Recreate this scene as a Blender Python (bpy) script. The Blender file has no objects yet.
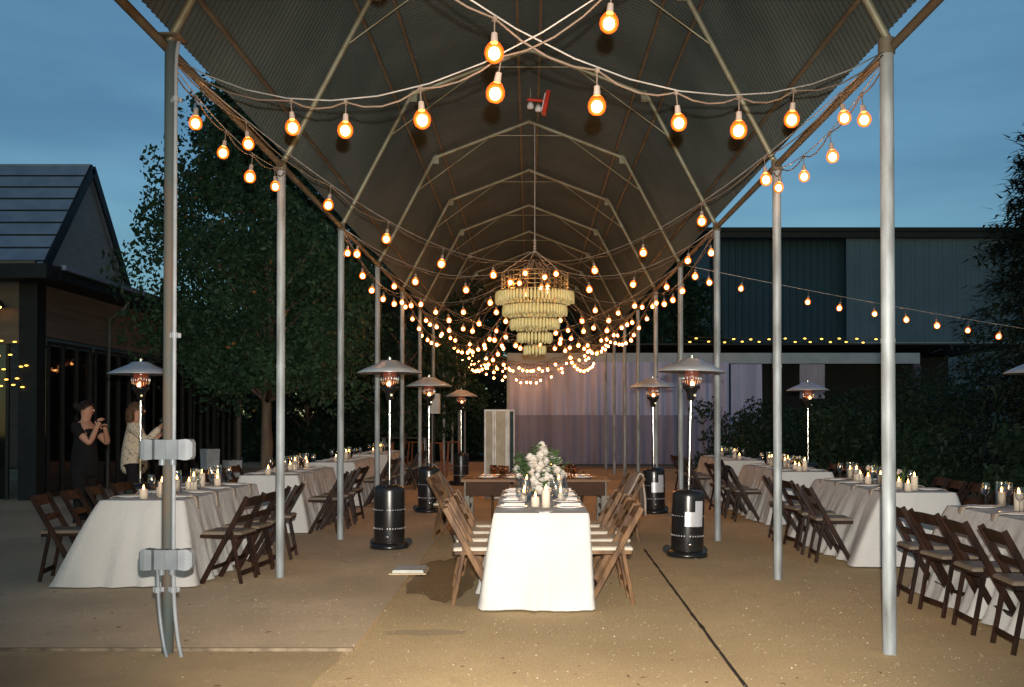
import bpy, math, random
from mathutils import Vector, Matrix, noise
R = random.Random(7)
PI = math.pi
sc = bpy.context.scene
COL = sc.collection
ORD = ['first','second','third','fourth','fifth','sixth','seventh','eighth','ninth','tenth','eleventh','twelfth']

# ------------------------------------------------------------------ materials
MATS = {}
def nmix(nt, a, b, fac):
    m = nt.nodes.new('ShaderNodeMix'); m.data_type = 'RGBA'
    if isinstance(a, tuple): m.inputs[6].default_value = (*a, 1)
    else: nt.links.new(a, m.inputs[6])
    if isinstance(b, tuple): m.inputs[7].default_value = (*b, 1)
    else: nt.links.new(b, m.inputs[7])
    nt.links.new(fac, m.inputs[0])
    return m.outputs[2]
def mat(name, col, rough=.6, metal=0., col2=None, scale=6., detail=6, bump=0., bscale=None, stretch=(1,1,1), emit=None, es=0., trans=0., spec=.14, coat=0., contrast=(.35,.65), world=False):
    if name in MATS: return MATS[name]
    m = bpy.data.materials.new(name); m.use_nodes = True
    nt = m.node_tree; b = nt.nodes['Principled BSDF']
    b.inputs['Roughness'].default_value = rough; b.inputs['Metallic'].default_value = metal
    b.inputs['Specular IOR Level'].default_value = spec
    b.inputs['Coat Weight'].default_value = coat
    tc = nt.nodes.new('ShaderNodeTexCoord'); mp = nt.nodes.new('ShaderNodeMapping')
    mp.inputs['Scale'].default_value = stretch
    if world:
        g = nt.nodes.new('ShaderNodeNewGeometry'); nt.links.new(g.outputs['Position'], mp.inputs[0])
    else: nt.links.new(tc.outputs['Object'], mp.inputs[0])
    n = nt.nodes.new('ShaderNodeTexNoise'); n.inputs['Scale'].default_value = scale; n.inputs['Detail'].default_value = detail
    nt.links.new(mp.outputs[0], n.inputs['Vector'])
    mr = nt.nodes.new('ShaderNodeMapRange'); mr.inputs[1].default_value = contrast[0]; mr.inputs[2].default_value = contrast[1]
    nt.links.new(n.outputs['Fac'], mr.inputs[0])
    c2 = col2 or tuple(c*.72 for c in col)
    nt.links.new(nmix(nt, col, c2, mr.outputs[0]), b.inputs['Base Color'])
    if bump:
        n2 = nt.nodes.new('ShaderNodeTexNoise'); n2.inputs['Scale'].default_value = bscale or scale*4; n2.inputs['Detail'].default_value = 4
        nt.links.new(mp.outputs[0], n2.inputs['Vector'])
        bp = nt.nodes.new('ShaderNodeBump'); bp.inputs['Strength'].default_value = bump; bp.inputs['Distance'].default_value = .01
        nt.links.new(n2.outputs['Fac'], bp.inputs['Height']); nt.links.new(bp.outputs[0], b.inputs['Normal'])
    if emit:
        b.inputs['Emission Color'].default_value = (*emit, 1); b.inputs['Emission Strength'].default_value = es
    if trans:
        out = nt.nodes['Material Output']
        t = nt.nodes.new('ShaderNodeBsdfTranslucent'); t.inputs[0].default_value = (*col, 1)
        mx = nt.nodes.new('ShaderNodeMixShader'); mx.inputs[0].default_value = trans
        nt.links.new(b.outputs[0], mx.inputs[1]); nt.links.new(t.outputs[0], mx.inputs[2]); nt.links.new(mx.outputs[0], out.inputs[0])
    MATS[name] = m
    return m
def glassy(name, tint, mixf=.18, rough=.03, glow=None):
    if name in MATS: return MATS[name]
    m = bpy.data.materials.new(name); m.use_nodes = True; nt = m.node_tree
    nt.nodes.clear(); out = nt.nodes.new('ShaderNodeOutputMaterial')
    t = nt.nodes.new('ShaderNodeBsdfTransparent'); t.inputs[0].default_value = (*tint, 1)
    if glow:
        g = nt.nodes.new('ShaderNodeEmission'); g.inputs[0].default_value = (*glow[0], 1); g.inputs[1].default_value = glow[1]
    else:
        g = nt.nodes.new('ShaderNodeBsdfGlossy'); g.inputs['Roughness'].default_value = rough
    mx = nt.nodes.new('ShaderNodeMixShader')
    if glow: mx.inputs[0].default_value = mixf
    else:
        lw = nt.nodes.new('ShaderNodeFresnel'); lw.inputs[0].default_value = 1.5
        ad = nt.nodes.new('ShaderNodeMath'); ad.operation = 'MULTIPLY_ADD'; ad.inputs[1].default_value = .45; ad.inputs[2].default_value = mixf
        nt.links.new(lw.outputs[0], ad.inputs[0]); nt.links.new(ad.outputs[0], mx.inputs[0])
    nt.links.new(t.outputs[0], mx.inputs[1]); nt.links.new(g.outputs[0], mx.inputs[2]); nt.links.new(mx.outputs[0], out.inputs[0])
    MATS[name] = m
    return m
def emis(name, col, s):
    if name in MATS: return MATS[name]
    m = bpy.data.materials.new(name); m.use_nodes = True; nt = m.node_tree; nt.nodes.clear()
    out = nt.nodes.new('ShaderNodeOutputMaterial'); e = nt.nodes.new('ShaderNodeEmission')
    e.inputs[0].default_value = (*col, 1); e.inputs[1].default_value = s
    nt.links.new(e.outputs[0], out.inputs[0]); MATS[name] = m
    return m

GALV = mat('galvanised_steel', (.31,.335,.345), .55, .15, (.13,.135,.13), 11, stretch=(1,1,.22), detail=9, contrast=(.38,.75), bump=.15)
OLDGALV = mat('weathered_steel', (.17,.155,.115), .6, .3, (.11,.08,.05), 5, contrast=(.3,.7))
POSTGREEN = mat('green_steel', (.06,.075,.07), .65, 0, (.15,.075,.04), 3, stretch=(1,1,.3), contrast=(.5,.7))
RIB = mat('arch_tube_steel', (.27,.28,.215), .5, .4, (.18,.16,.10), 4)
SHEET = mat('corrugated_sheet', (.064,.080,.076), .5, .2, (.038,.050,.048), 1.2, detail=10, contrast=(.3,.75))
BRIGHTMETAL = mat('polished_steel', (.62,.62,.62), .18, 1., (.5,.5,.5), 4)
DISH = mat('brushed_aluminium', (.52,.54,.56), .32, .45, (.44,.46,.49), 9)
BLACKPAINT = mat('black_enamel', (.008,.008,.009), .28, 0., (.013,.013,.013), 8, coat=.15, spec=.5)
BLACKMAT = mat('black_plastic', (.012,.012,.012), .5)
CLOTH = mat('white_tablecloth', (.54,.525,.495), .9, 0, (.48,.465,.435), 2.2, bump=.7, bscale=17, contrast=(.3,.7))
WOODDK = mat('dark_fruitwood', (.034,.014,.008), .5, 0, (.009,.005,.004), 9, stretch=(1,1,.3), bump=.1)
WOODWARM = mat('warm_fruitwood', (.20,.108,.048), .45, 0, (.045,.020,.009), 9, stretch=(1,1,.3), detail=9, bump=.1)
TABLEWOOD = mat('farm_table_wood', (.22,.13,.075), .5, 0, (.12,.06,.03), 4, stretch=(.1,1,1), bump=.1)
CUSHIOND = mat('tan_vinyl', (.20,.16,.12), .45, 0, (.14,.11,.08), 5)
CUSHION = mat('ivory_vinyl', (.50,.45,.37), .5, 0, (.40,.35,.27), 5)
CHINA = mat('white_china', (.80,.80,.80), .12, 0, (.77,.77,.78), 3)
LINEN = mat('taupe_linen', (.42,.35,.28), .9, 0, (.34,.28,.22), 30, bump=.3, bscale=300)
LINENW = mat('ivory_linen', (.74,.69,.64), .9, 0, (.66,.6,.55), 20, bump=.3, bscale=300)
WAX = mat('ivory_wax', (.85,.76,.62), .5, 0, (.8,.7,.56), 5, trans=.3)
FLAME = emis('candle_flame', (1.,.42,.09), 26.)
GLASS = glassy('clear_glass', (.96,.97,.97), .11, .08)
AMBER = glassy('amber_glass', (.98,.74,.42), .12)
BULBSHELL = glassy('bulb_glass_halo', (1,.80,.6), .30, glow=((1.,.16,.015), 3.0))  # bulb glass with the orange halo painted in as glow
BULBMID = glassy('bulb_frost_halo', (1,.85,.7), .45, glow=((1.,.28,.035), 3.6))  # inner step of the painted halo, a second glowing shell
BULBCORE = emis('bulb_filament_glow', (1.,.62,.30), 170.)
BULBSOCK = mat('bulb_socket_rubber', (.30,.24,.20), .6)
WIRE = mat('steel_cable', (.50,.47,.43), .5, .5)
CORD = mat('brown_cord', (.16,.12,.09), .6)
CREAM = mat('cream_glass_beads', (.97,.90,.50), .3, 0, (.93,.84,.40), 25, trans=.18)
BRASS = mat('aged_brass', (.45,.36,.2), .35, .8)
LEAFA = mat('oak_leaf', (.034,.070,.035), .4, 0, (.016,.038,.021), 1.4, world=True, trans=.15)
LEAFB = mat('dark_leaf', (.020,.042,.023), .5, 0, (.011,.025,.014), 1.2, world=True, trans=.1)
LEAFR = mat('rust_leaf', (.26,.11,.035), .5, 0, (.17,.07,.02), 4)
LEAFC = mat('eucalyptus_leaf', (.15,.24,.10), .5, 0, (.07,.14,.05), 10)
CONIF = mat('conifer_needles', (.024,.042,.030), .6, 0, (.012,.024,.018), 1.5, world=True)
BARK = mat('tree_bark', (.15,.11,.08), .9, 0, (.07,.05,.04), 9, stretch=(1,1,.2), bump=.8)
PETAL = mat('white_petals', (.84,.80,.74), .6, 0, (.78,.68,.58), 12, trans=.25)
PVC = mat('white_pvc', (.27,.285,.30), .4, 0, (.20,.215,.23), 6)
BOXGREY = mat('grey_cast_box', (.20,.22,.235), .4, .15, (.15,.17,.185), 7)
SKINM = mat('skin', (.50,.27,.18), .55, 0, (.44,.22,.15), 12)
HAIRD = mat('dark_brown_hair', (.03,.016,.01), .5, 0, (.015,.01,.006), 30)
HAIRB = mat('brown_hair', (.11,.055,.03), .5, 0, (.06,.03,.015), 30)
BLACKCL = mat('black_cloth', (.014,.013,.014), .9)
BLOUSE = mat('floral_blouse', (.56,.46,.34), .85, 0, (.24,.20,.17), 38, detail=2, contrast=(.55,.62))
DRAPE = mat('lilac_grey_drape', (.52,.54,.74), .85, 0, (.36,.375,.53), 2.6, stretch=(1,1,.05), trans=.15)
DRAPEDK = mat('darker_grey_drape', (.25,.24,.33), .85, 0, (.175,.17,.235), 2.6, stretch=(1,1,.05))
DRAPEW = mat('pale_drape', (.42,.40,.46), .85, 0, (.36,.34,.40), 2, trans=.2)
WHITEBEAM = mat('white_beam_paint', (.32,.37,.40), .5, 0, (.27,.32,.35), 3)
TEAL = mat('teal_metal_siding', (.026,.060,.084), .6, .0, (.022,.052,.073), .6)
TEALLT = mat('blue_grey_siding', (.095,.150,.195), .6, .0, (.082,.132,.172), .7)
DARKTRIM = mat('dark_trim', (.020,.024,.027), .5)
SIDING = mat('tan_lap_siding', (.17,.145,.115), .7, 0, (.13,.11,.09), 3, stretch=(.2,.2,4))
HOUSEGREY = mat('grey_gable_siding', (.30,.34,.35), .8, 0, (.25,.285,.30), 3, stretch=(1,1,5))
ROOFMET = mat('blue_grey_roofing', (.27,.33,.43), .5, .1, (.20,.26,.35), 2.5)
DARKGLASS = mat('dark_window_glass', (.006,.006,.007), .04, 0, (.008,.008,.009), 2, spec=.6)
FUR = mat('beige_faux_fur', (.46,.37,.31), .95, 0, (.34,.27,.22), 30, bump=1., bscale=90)
RED = mat('red_enamel', (.55,.05,.03), .4)
SILVERLBL = mat('silver_label', (.62,.62,.64), .35, .3, (.55,.55,.58), 20)
OCHRE = mat('stool_wood', (.24,.09,.04), .5, 0, (.15,.05,.025), 5)

# ground materials
def ground_mat(name, c1, c2, c3, rough=.9, big=.5, fine=45., bump=.5, specks=None):
    m = bpy.data.materials.new(name); m.use_nodes = True; nt = m.node_tree; b = nt.nodes['Principled BSDF']
    b.inputs['Roughness'].default_value = rough; b.inputs['Specular IOR Level'].default_value = .25
    g = nt.nodes.new('ShaderNodeNewGeometry')
    def nz(s, d=6, r=.6):
        n = nt.nodes.new('ShaderNodeTexNoise'); n.inputs['Scale'].default_value = s; n.inputs['Detail'].default_value = d; n.inputs['Roughness'].default_value = r
        nt.links.new(g.outputs['Position'], n.inputs['Vector']); return n.outputs['Fac']
    def rng(s, a, b_):
        r = nt.nodes.new('ShaderNodeMapRange'); r.inputs[1].default_value = a; r.inputs[2].default_value = b_; nt.links.new(s, r.inputs[0]); return r.outputs[0]
    c = nmix(nt, c1, c2, rng(nz(big, 8), .38, .62))
    c = nmix(nt, c, c3, rng(nz(fine, 3), .48, .72))
    n9 = rng(nz(.22, 5), .40, .62); c = nmix(nt, c, tuple(q*.74 for q in c2), n9)
    n8 = rng(nz(3.2, 8, .7), .55, .70); c = nmix(nt, c, tuple(q*.80 for q in c2), n8)
    if specks:
        v = nt.nodes.new('ShaderNodeTexVoronoi'); v.inputs['Scale'].default_value = 7.
        nt.links.new(g.outputs['Position'], v.inputs['Vector'])
        c = nmix(nt, specks, c, rng(v.outputs['Distance'], .05, .09))
    nt.links.new(c, b.inputs['Base Color'])
    bp = nt.nodes.new('ShaderNodeBump'); bp.inputs['Strength'].default_value = bump; bp.inputs['Distance'].default_value = .01
    nt.links.new(nz(fine*1.5, 5), bp.inputs['Height']); nt.links.new(bp.outputs[0], b.inputs['Normal'])
    MATS[name] = m
    return m
DG = ground_mat('decomposed_granite', (.68,.495,.255), (.60,.43,.22), (.46,.33,.17), specks=(.55,.47,.36))
CONC = ground_mat('worn_concrete', (.68,.52,.325), (.57,.43,.265), (.54,.405,.25), fine=25, bump=.15, big=.9)
DIRT = ground_mat('gravelly_dirt', (.56,.40,.21), (.45,.32,.17), (.50,.365,.20), specks=(.33,.29,.23), big=1.4)
EARTH = ground_mat('dark_earth', (.05,.05,.03), (.03,.036,.02), (.04,.035,.025))

# ------------------------------------------------------------------ mesh builder
class MB:
    def __init__(s): s.v = []; s.f = []; s.m = []; s.s = []; s.mats = []
    def mi(s, m):
        if m not in s.mats: s.mats.append(m)
        return s.mats.index(m)
    def add(s, vs, fs, m, smooth=False):
        o = len(s.v); s.v += [tuple(v) for v in vs]; k = s.mi(m)
        for f in fs: s.f.append(tuple(i+o for i in f)); s.m.append(k); s.s.append(smooth)
    def box(s, c, d, m, rot=None, bev=0.):
        x, y, z = d[0]/2, d[1]/2, d[2]/2
        if bev:
            # chamfered box: extruded octagon along its longest axis
            ax = max(range(3), key=lambda i: d[i]); o = [i for i in range(3) if i != ax]
            a, b_ = d[o[0]]/2, d[o[1]]/2; t = min(bev, a*.9, b_*.9)
            ring = [(a,b_-t),(a-t,b_),(-a+t,b_),(-a,b_-t),(-a,-b_+t),(-a+t,-b_),(a-t,-b_),(a,-b_+t)]
            vs = []
            for q, sh in ((-d[ax]/2,1),(d[ax]/2,1)):
                for (u, w) in ring:
                    p = [0,0,0]; p[o[0]] = u; p[o[1]] = w; p[ax] = q; vs.append(Vector(p))
            fs = [tuple(range(8))[::-1], tuple(range(8,16))] + [(i,(i+1)%8,8+(i+1)%8,8+i) for i in range(8)]
            if ax == 1: fs = [f[::-1] for f in fs]
        else:
            vs = [Vector(p) for p in ((-x,-y,-z),(x,-y,-z),(x,y,-z),(-x,y,-z),(-x,-y,z),(x,-y,z),(x,y,z),(-x,y,z))]
            fs = [(0,3,2,1),(4,5,6,7),(0,1,5,4),(1,2,6,5),(2,3,7,6),(3,0,4,7)]
        if rot is not None: vs = [rot @ v for v in vs]
        s.add([v + Vector(c) for v in vs], fs, m)
    def bar(s, a, b, w, h, m, up=(0,1,0), bev=0.):
        a, b = Vector(a), Vector(b); d = (b-a); L = d.length; z = d.normalized(); u = Vector(up)
        x = u.cross(z); x = x.normalized() if x.length > 1e-5 else Vector((1,0,0)); y = z.cross(x)
        s.box((a+b)/2, (w, h, L), m, Matrix((x, y, z)).transposed(), bev)
    def cyl(s, a, b, r, m, r2=None, n=12, cap=True, smooth=True):
        a, b = Vector(a), Vector(b); r2 = r if r2 is None else r2; z = (b-a).normalized()
        x = z.orthogonal().normalized(); y = z.cross(x); vs = []
        for p, q in ((a, r), (b, r2)):
            for i in range(n): t = 2*PI*i/n; vs.append(p + x*math.cos(t)*q + y*math.sin(t)*q)
        s.add(vs, [(i,(i+1)%n,n+(i+1)%n,n+i) for i in range(n)], m, smooth)
        if cap: s.add(vs, [tuple(range(n))[::-1], tuple(range(n,2*n))], m)
    def tube(s, pts, r, m, n=6, smooth=True):
        pts = [Vector(p) for p in pts]; vs = []; rs = r if isinstance(r, (list, tuple)) else [r]*len(pts)
        for i, p in enumerate(pts):
            d = (pts[min(i+1, len(pts)-1)] - pts[max(i-1, 0)]).normalized()
            x = d.cross(Vector((0.01,0.02,1))); x = x.normalized() if x.length > 1e-3 else Vector((1,0,0)); y = d.cross(x)
            for k in range(n): t = 2*PI*k/n; vs.append(p + x*math.cos(t)*rs[i] + y*math.sin(t)*rs[i])
        fs = []
        for i in range(len(pts)-1):
            for k in range(n): a = i*n+k; b = i*n+(k+1)%n; fs.append((a,b,b+n,a+n))
        fs += [tuple(range(n))[::-1], tuple(range(len(vs)-n, len(vs)))]
        s.add(vs, fs, m, smooth)
    def lathe(s, prof, m, c=(0,0,0), n=24, smooth=True, sx=1., sy=1.):
        vs = []; fs = []; c = Vector(c)
        for (r, z) in prof:
            for i in range(n): t = 2*PI*i/n; vs.append(c + Vector((r*math.cos(t)*sx, r*math.sin(t)*sy, z)))
        for j in range(len(prof)-1):
            for i in range(n): a = j*n+i; b = j*n+(i+1)%n; fs.append((a,b,b+n,a+n))
        s.add(vs, fs, m, smooth)
    def ball(s, c, r, m, n=10, k=6, sc3=(1,1,1)):
        c = Vector(c); vs = [c+Vector((0,0,-r*sc3[2]))]; fs = []
        for j in range(1, k):
            p = -PI/2+PI*j/k
            for i in range(n): t = 2*PI*i/n; vs.append(c+Vector((math.cos(p)*math.cos(t)*r*sc3[0], math.cos(p)*math.sin(t)*r*sc3[1], math.sin(p)*r*sc3[2])))
        vs.append(c+Vector((0,0,r*sc3[2]))); T = len(vs)-1
        for i in range(n):
            fs.append((0, 1+(i+1)%n, 1+i)); fs.append((T, T-n+i, T-n+(i+1)%n))
        for j in range(k-2):
            for i in range(n): a = 1+j*n+i; b = 1+j*n+(i+1)%n; fs.append((a,b,b+n,a+n))
        s.add(vs, fs, m, True)
    def mesh(s, name):
        me = bpy.data.meshes.new(name); me.from_pydata(s.v, [], s.f)
        for m in s.mats: me.materials.append(m)
        me.polygons.foreach_set('material_index', s.m); me.polygons.foreach_set('use_smooth', s.s); me.update()
        return me
    def obj(s, name, parent=None, loc=(0,0,0), rz=0.):
        o = bpy.data.objects.new(name, s.mesh(name)); COL.objects.link(o); o.location = loc; o.rotation_euler.z = rz
        if parent: o.parent = parent
        return o
def tag(o, label=None, cat=None, group=None, kind=None):
    if label:
        if not 4 <= len(label.split()) <= 16: print('LABEL', label)
        o['label'] = label
    if cat: o['category'] = cat
    if group: o['group'] = group
    if kind: o['kind'] = kind
    return o
def root(name, loc, label, cat, group=None, rz=0.):
    o = bpy.data.objects.new(name, None); COL.objects.link(o); o.location = loc; o.rotation_euler.z = rz; o.empty_display_size = .1
    return tag(o, label, cat, group)
def kids(o): return [c for c in KIDS.get(o.name, [])]
KIDS = {}
def reg(*objs):
    for o in objs:
        if o.parent: KIDS.setdefault(o.parent.name, []).append(o)
    return objs[0]
def part(mb, name, parent, loc=(0,0,0)): return reg(mb.obj(name, parent, loc))
def copy_tree(o, parent=None):
    c = o.copy(); COL.objects.link(c)
    if parent: c.parent = parent; KIDS.setdefault(parent.name, []).append(c)
    for ch in kids(o): copy_tree(ch, c)
    return c
PROTO = {}
def place(key, maker, loc, rz, label, cat, group=None):
    """first use builds the thing, later uses copy it with its parts"""
    if key not in PROTO: o = PROTO[key] = maker()
    else: o = copy_tree(PROTO[key])
    o.location = loc; o.rotation_euler.z = rz
    tag(o, label, cat, group)
    if group is None and 'group' in o: del o['group']
    return o

# ------------------------------------------------------------------ setting
def sheet(name, x0, x1, y0, y1, z, m):
    b = MB(); b.add([(x0,y0,z),(x1,y0,z),(x1,y1,z),(x0,y1,z)], [(0,1,2,3)], m); return tag(b.obj(name), kind='structure')
sheet('ground', -400, 400, -60, 900, -.012, EARTH)
sheet('granite_yard', -16, 16, -8, 36, -.004, DG)
# concrete slab with a real edge, left part of the yard
b = MB(); b.box((-5.58, 21.3, -.03), (8.86, 29.5, .09), CONC); tag(b.obj('concrete_path'), kind='structure')
b = MB(); b.box((-5.58, 6.54, -.019), (8.87, .02, .074), mat('slab_edge', (.26,.205,.135), .95, 0, (.13,.10,.07), 9, world=True)); tag(b.obj('kerb'), kind='structure')
b = MB(); V = [(-12,-8,.002),(-12,6.51,.002)]
for i in range(121):
    y = 6.51-14.5*i/120; V.append((-1.22+.05*noise.noise((y*2,2,0))+.02*noise.noise((y*9,5,0)), y, .002))
b.add(V, [tuple(range(len(V)))[::-1]], DIRT); tag(b.obj('dirt_path'), kind='structure')

# sunken joint of dark gravel, as a thin irregular ribbon
b = MB(); pts = []
for i in range(90):
    y = 3.2 + i*.095; w = .012 + .010*noise.noise((0, y*5, 0)); xo = 1.22 + (y-5.6)*.02 + .004*noise.noise((5, y*2, 0))
    pts.append((xo-w, xo+w, y))
for i in range(89):
    a, c = pts[i], pts[i+1]; b.add([(a[0],a[2],.001),(a[1],a[2],.001),(c[1],c[2],.001),(c[0],c[2],.001)], [(0,1,2,3)], mat('joint_tar', (.05,.04,.03), .9))
tag(b.obj('ground_joint'), kind='structure')
# wet patches on the ground
def blob(name, cx, cy, rx, ry, m, seed, z=.001):
    b = MB(); n = 60; vs = [(cx, cy, z)]
    for i in range(n):
        t = 2*PI*i/n; k = 1+.38*noise.noise((math.cos(t)*1.6+seed, math.sin(t)*1.6, seed))+.16*noise.noise((math.cos(t)*6+seed, math.sin(t)*6, seed))
        vs.append((cx+rx*k*math.cos(t), cy+ry*k*math.sin(t), z))
    b.add(vs, [(0, 1+i, 1+(i+1)%n) for i in range(n)], m); return tag(b.obj(name), kind='structure')
WET = ground_mat('wet_granite', (.26,.19,.10), (.20,.15,.08), (.3,.22,.12), rough=.5)
blob('wet_ground', -.78, 9.75, .36, 1.25, WET, 3.3)
DAMP = ground_mat('damp_granite', (.50,.38,.215), (.46,.345,.195), (.38,.29,.165), rough=.8)
blob('damp_ground', -.75, 7.1, .28, .10, DAMP, 8.1)
blob('damp_ground', -.35, 9.0, .5, .9, DAMP, 15.7, .0005)

# loose grit, chips and fallen leaves
rg = random.Random(11); b = MB(); V = []; F = []
STONE = mat('loose_stone', (.50,.43,.33), .9, 0, (.30,.25,.18), 2., world=True)
for k in range(5200):
    y = 4.2+10*rg.random()**1.4; x = rg.uniform(-.62,.62)*y; q = rg.uniform(.0025,.006)*(1.8 if rg.random() < .06 else 1); z = .016 if (x < -1.15 and y > 6.6) else .0
    o_ = len(V); a = rg.uniform(0,6)
    for t in range(4): V.append((x+q*math.cos(a+t*PI/2)*rg.uniform(.7,1.2), y+q*math.sin(a+t*PI/2), z))
    V.append((x, y, z+q*.8)); F += [(o_+t, o_+(t+1)%4, o_+4) for t in range(4)]
b.add(V, F, STONE); tag(b.obj('gravel'), 'loose pale grit scattered over the yard surface', 'gravel', kind='stuff')
b = MB(); V = []; F = []
for k in range(190):
    y = 4.6+14*rg.random()**1.2; x = rg.uniform(-.6,.6)*y; q = rg.uniform(.012,.028); z = .020 if (x < -1.15 and y > 6.6) else .004; a = rg.uniform(0,6); c_, s_ = math.cos(a)*q, math.sin(a)*q
    o_ = len(V); V += [(x-c_,y-s_,z),(x+s_*.45,y-c_*.45,z+.004),(x+c_,y+s_,z+.002),(x-s_*.45,y+c_*.45,z+.006)]; F.append((o_,o_+1,o_+2,o_+3))
b.add(V, F, mat('dry_leaf', (.20,.12,.055), .8, 0, (.10,.06,.03), 3., world=True)); tag(b.obj('leaves'), 'small dry fallen leaves strewn over the ground', 'leaves', kind='stuff')

# small valve cover
r = root('valve_cover', (-1.17, 9.85, .016), 'pale flat rectangular utility cover lying on the slab edge', 'utility cover')
b = MB(); b.box((0,0,.02), (.30,.36,.04), mat('cover_plastic', (.55,.56,.52), .6), bev=.012); part(b, 'lid', r)
b = MB(); b.box((0,0,.006), (.36,.42,.011), CONC); part(b, 'rim', r)

# ------------------------------------------------------------------ pavilion
PX, EH, KX, KZ, AZ = 2.36, 3.93, 1.48, 5.60, 6.17
def PYi(i): return 6.47 + 3.03*(i-1)
NA = 11
pav = root('pavilion', (0, 0, 0), 'long open pavilion with arched corrugated metal roof on slim steel posts', 'pavilion')
for i in range(0, NA+1):
    y = PYi(i)
    for sx in (-1, 1):
        b = MB()
        if i == 1 and sx == -1:
            b.cyl((-2.33, y, -.01), (-2.33, y, EH+.03), .037, POSTGREEN, n=20)
            b.box((-2.33, y, EH+.06), (.16,.16,.012), OLDGALV)
        else:
            rr = .040 + (.004 if i == 1 else 0)
            xx = 2.325 if (i == 1 and sx == 1) else sx*PX
            b.cyl((xx, y, -.01), (xx, y, EH-.02), rr, GALV, n=20)
            b.cyl((xx, y, 2.0), (xx, y, 2.03), rr+.004, GALV, n=20)
            b.cyl((xx, y, EH-.05), (xx, y, EH+.05), rr+.010, OLDGALV, n=16)
        part(b, 'post', pav)
    b = MB()
    P = [(-PX,EH),(-KX,KZ),(0,AZ),(KX,KZ),(PX,EH)]
    for p, q in zip(P[:-1], P[1:]):
        b.cyl((p[0],y,p[1]), (q[0],y,q[1]), .027, RIB, n=10)
    for p in P[1:4]: b.ball((p[0],y,p[1]), .036, RIB)
    b.cyl((-.57,y,5.95), (.57,y,5.95), .008, RIB, n=6)
    for sx in (-1,1):
        b.cyl((sx*.57,y,5.95), (sx*1.72,y,5.10), .008, RIB, n=6)
        b.box((sx*1.46,y,5.58), (.10,.012,.14), RIB)
    part(b, 'arch', pav)
Y0, Y1 = -1.2, PYi(NA)+.3
def legp(t): return (PX+(KX-PX)*t, EH+(KZ-EH)*t)
def rafp(t): return (KX*(1-t), KZ+(AZ-KZ)*t)
def outward(p, q, d):
    dx, dz = q[0]-p[0], q[1]-p[1]; L = math.hypot(dx, dz); return (dz/L*d, -dx/L*d)
purl = [legp(.22), legp(.88), rafp(.10), (.12, AZ-.045)]
for sx in (-1, 1):
    for k, (px_, pz_) in enumerate(purl):
        o = outward((PX,EH),(KX,KZ), .045) if k < 2 else outward((KX,KZ),(0,AZ), .045)
        if k < 2: o = (abs(o[0]), abs(o[1]))
        else: o = (abs(o[0]), abs(o[1]))
        b = MB(); cx, cz = sx*(px_+o[0]*.9), pz_+o[1]*.9
        b.box((cx, (Y0+Y1)/2, cz), (.034, Y1-Y0, .026), mat('purlin_steel', (.12,.115,.088), .6, .2, (.085,.07,.05), 3))
        part(b, 'purlin', pav)
    b = MB()
    b.cyl((sx*PX, Y0, EH), (sx*PX, Y1, EH), .030, OLDGALV, n=12)
    part(b, 'eave_beam', pav)
    b = MB(); b.box((sx*(PX+.055), (Y0+Y1)/2, EH+.055), (.012, Y1-Y0, .07), OLDGALV); part(b, 'eave_strip', pav)
# corrugated sheet
prof = []
def addseg(p, q, n, d):
    o = outward(p, q, d)
    for i in range(n+1):
        t = i/n; prof.append((p[0]+(q[0]-p[0])*t+abs(o[0]), p[1]+(q[1]-p[1])*t+abs(o[1]), abs(o[0])/d, abs(o[1])/d))
addseg(legp(.065), legp(.93), 5, .085); addseg(rafp(.08), rafp(.985), 5, .085)
right = prof; full = right + [(0., AZ+.085, 0., 1.)] + [(-x, z, -nx, nz) for (x, z, nx, nz) in right[::-1]]
wl = .0762; K = 6; ny = int((Y1-Y0)/wl*K)
b = MB(); vs = []
for j in range(ny+1):
    y = Y0 + j*wl/K; a = .0145*math.sin(2*PI*j/K)
    for (x, z, nx, nz) in full: vs.append((x+nx*a, y, z+nz*a))
W = len(full); fs = []
for j in range(ny):
    for i in range(W-1): a = j*W+i; fs.append((a, a+1, a+1+W, a+W))
b.add(vs, fs, SHEET, True); part(b, 'roof_sheet', pav)

# ridge fixture
r = root('ceiling_heater', (.12, 13.9, 5.93), 'small red and white fixture clamped under the roof ridge', 'fixture')
b = MB(); b.box((.12,0,0), (.06,.22,.30), RED, Matrix.Rotation(math.radians(12),3,'Y'), .01); part(b, 'panel', r)
b = MB(); b.box((.085,0,0), (.02,.17,.24), mat('white_enamel', (.75,.75,.74), .4), Matrix.Rotation(math.radians(12),3,'Y')); part(b, 'face_plate', r)
b = MB(); b.cyl((-.14,0,.05),(.09,0,.03),.022,RED); b.cyl((-.10,0,.05),(-.10,0,.20),.01,RIB); part(b, 'arm', r)
b = MB(); b.lathe([(0,-.06),(.04,-.06),(.05,-.02),(.03,.03),(0,.03)], mat('white_enamel',(.75,.75,.74),.4), (-.10,0,-.02), 14); b.lathe([(0,-.06),(.04,-.06),(.05,-.02),(.03,.03),(0,.03)], mat('white_enamel',(.75,.75,.74),.4), (.01,0,-.06), 14); part(b, 'lamp_head', r)

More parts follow.
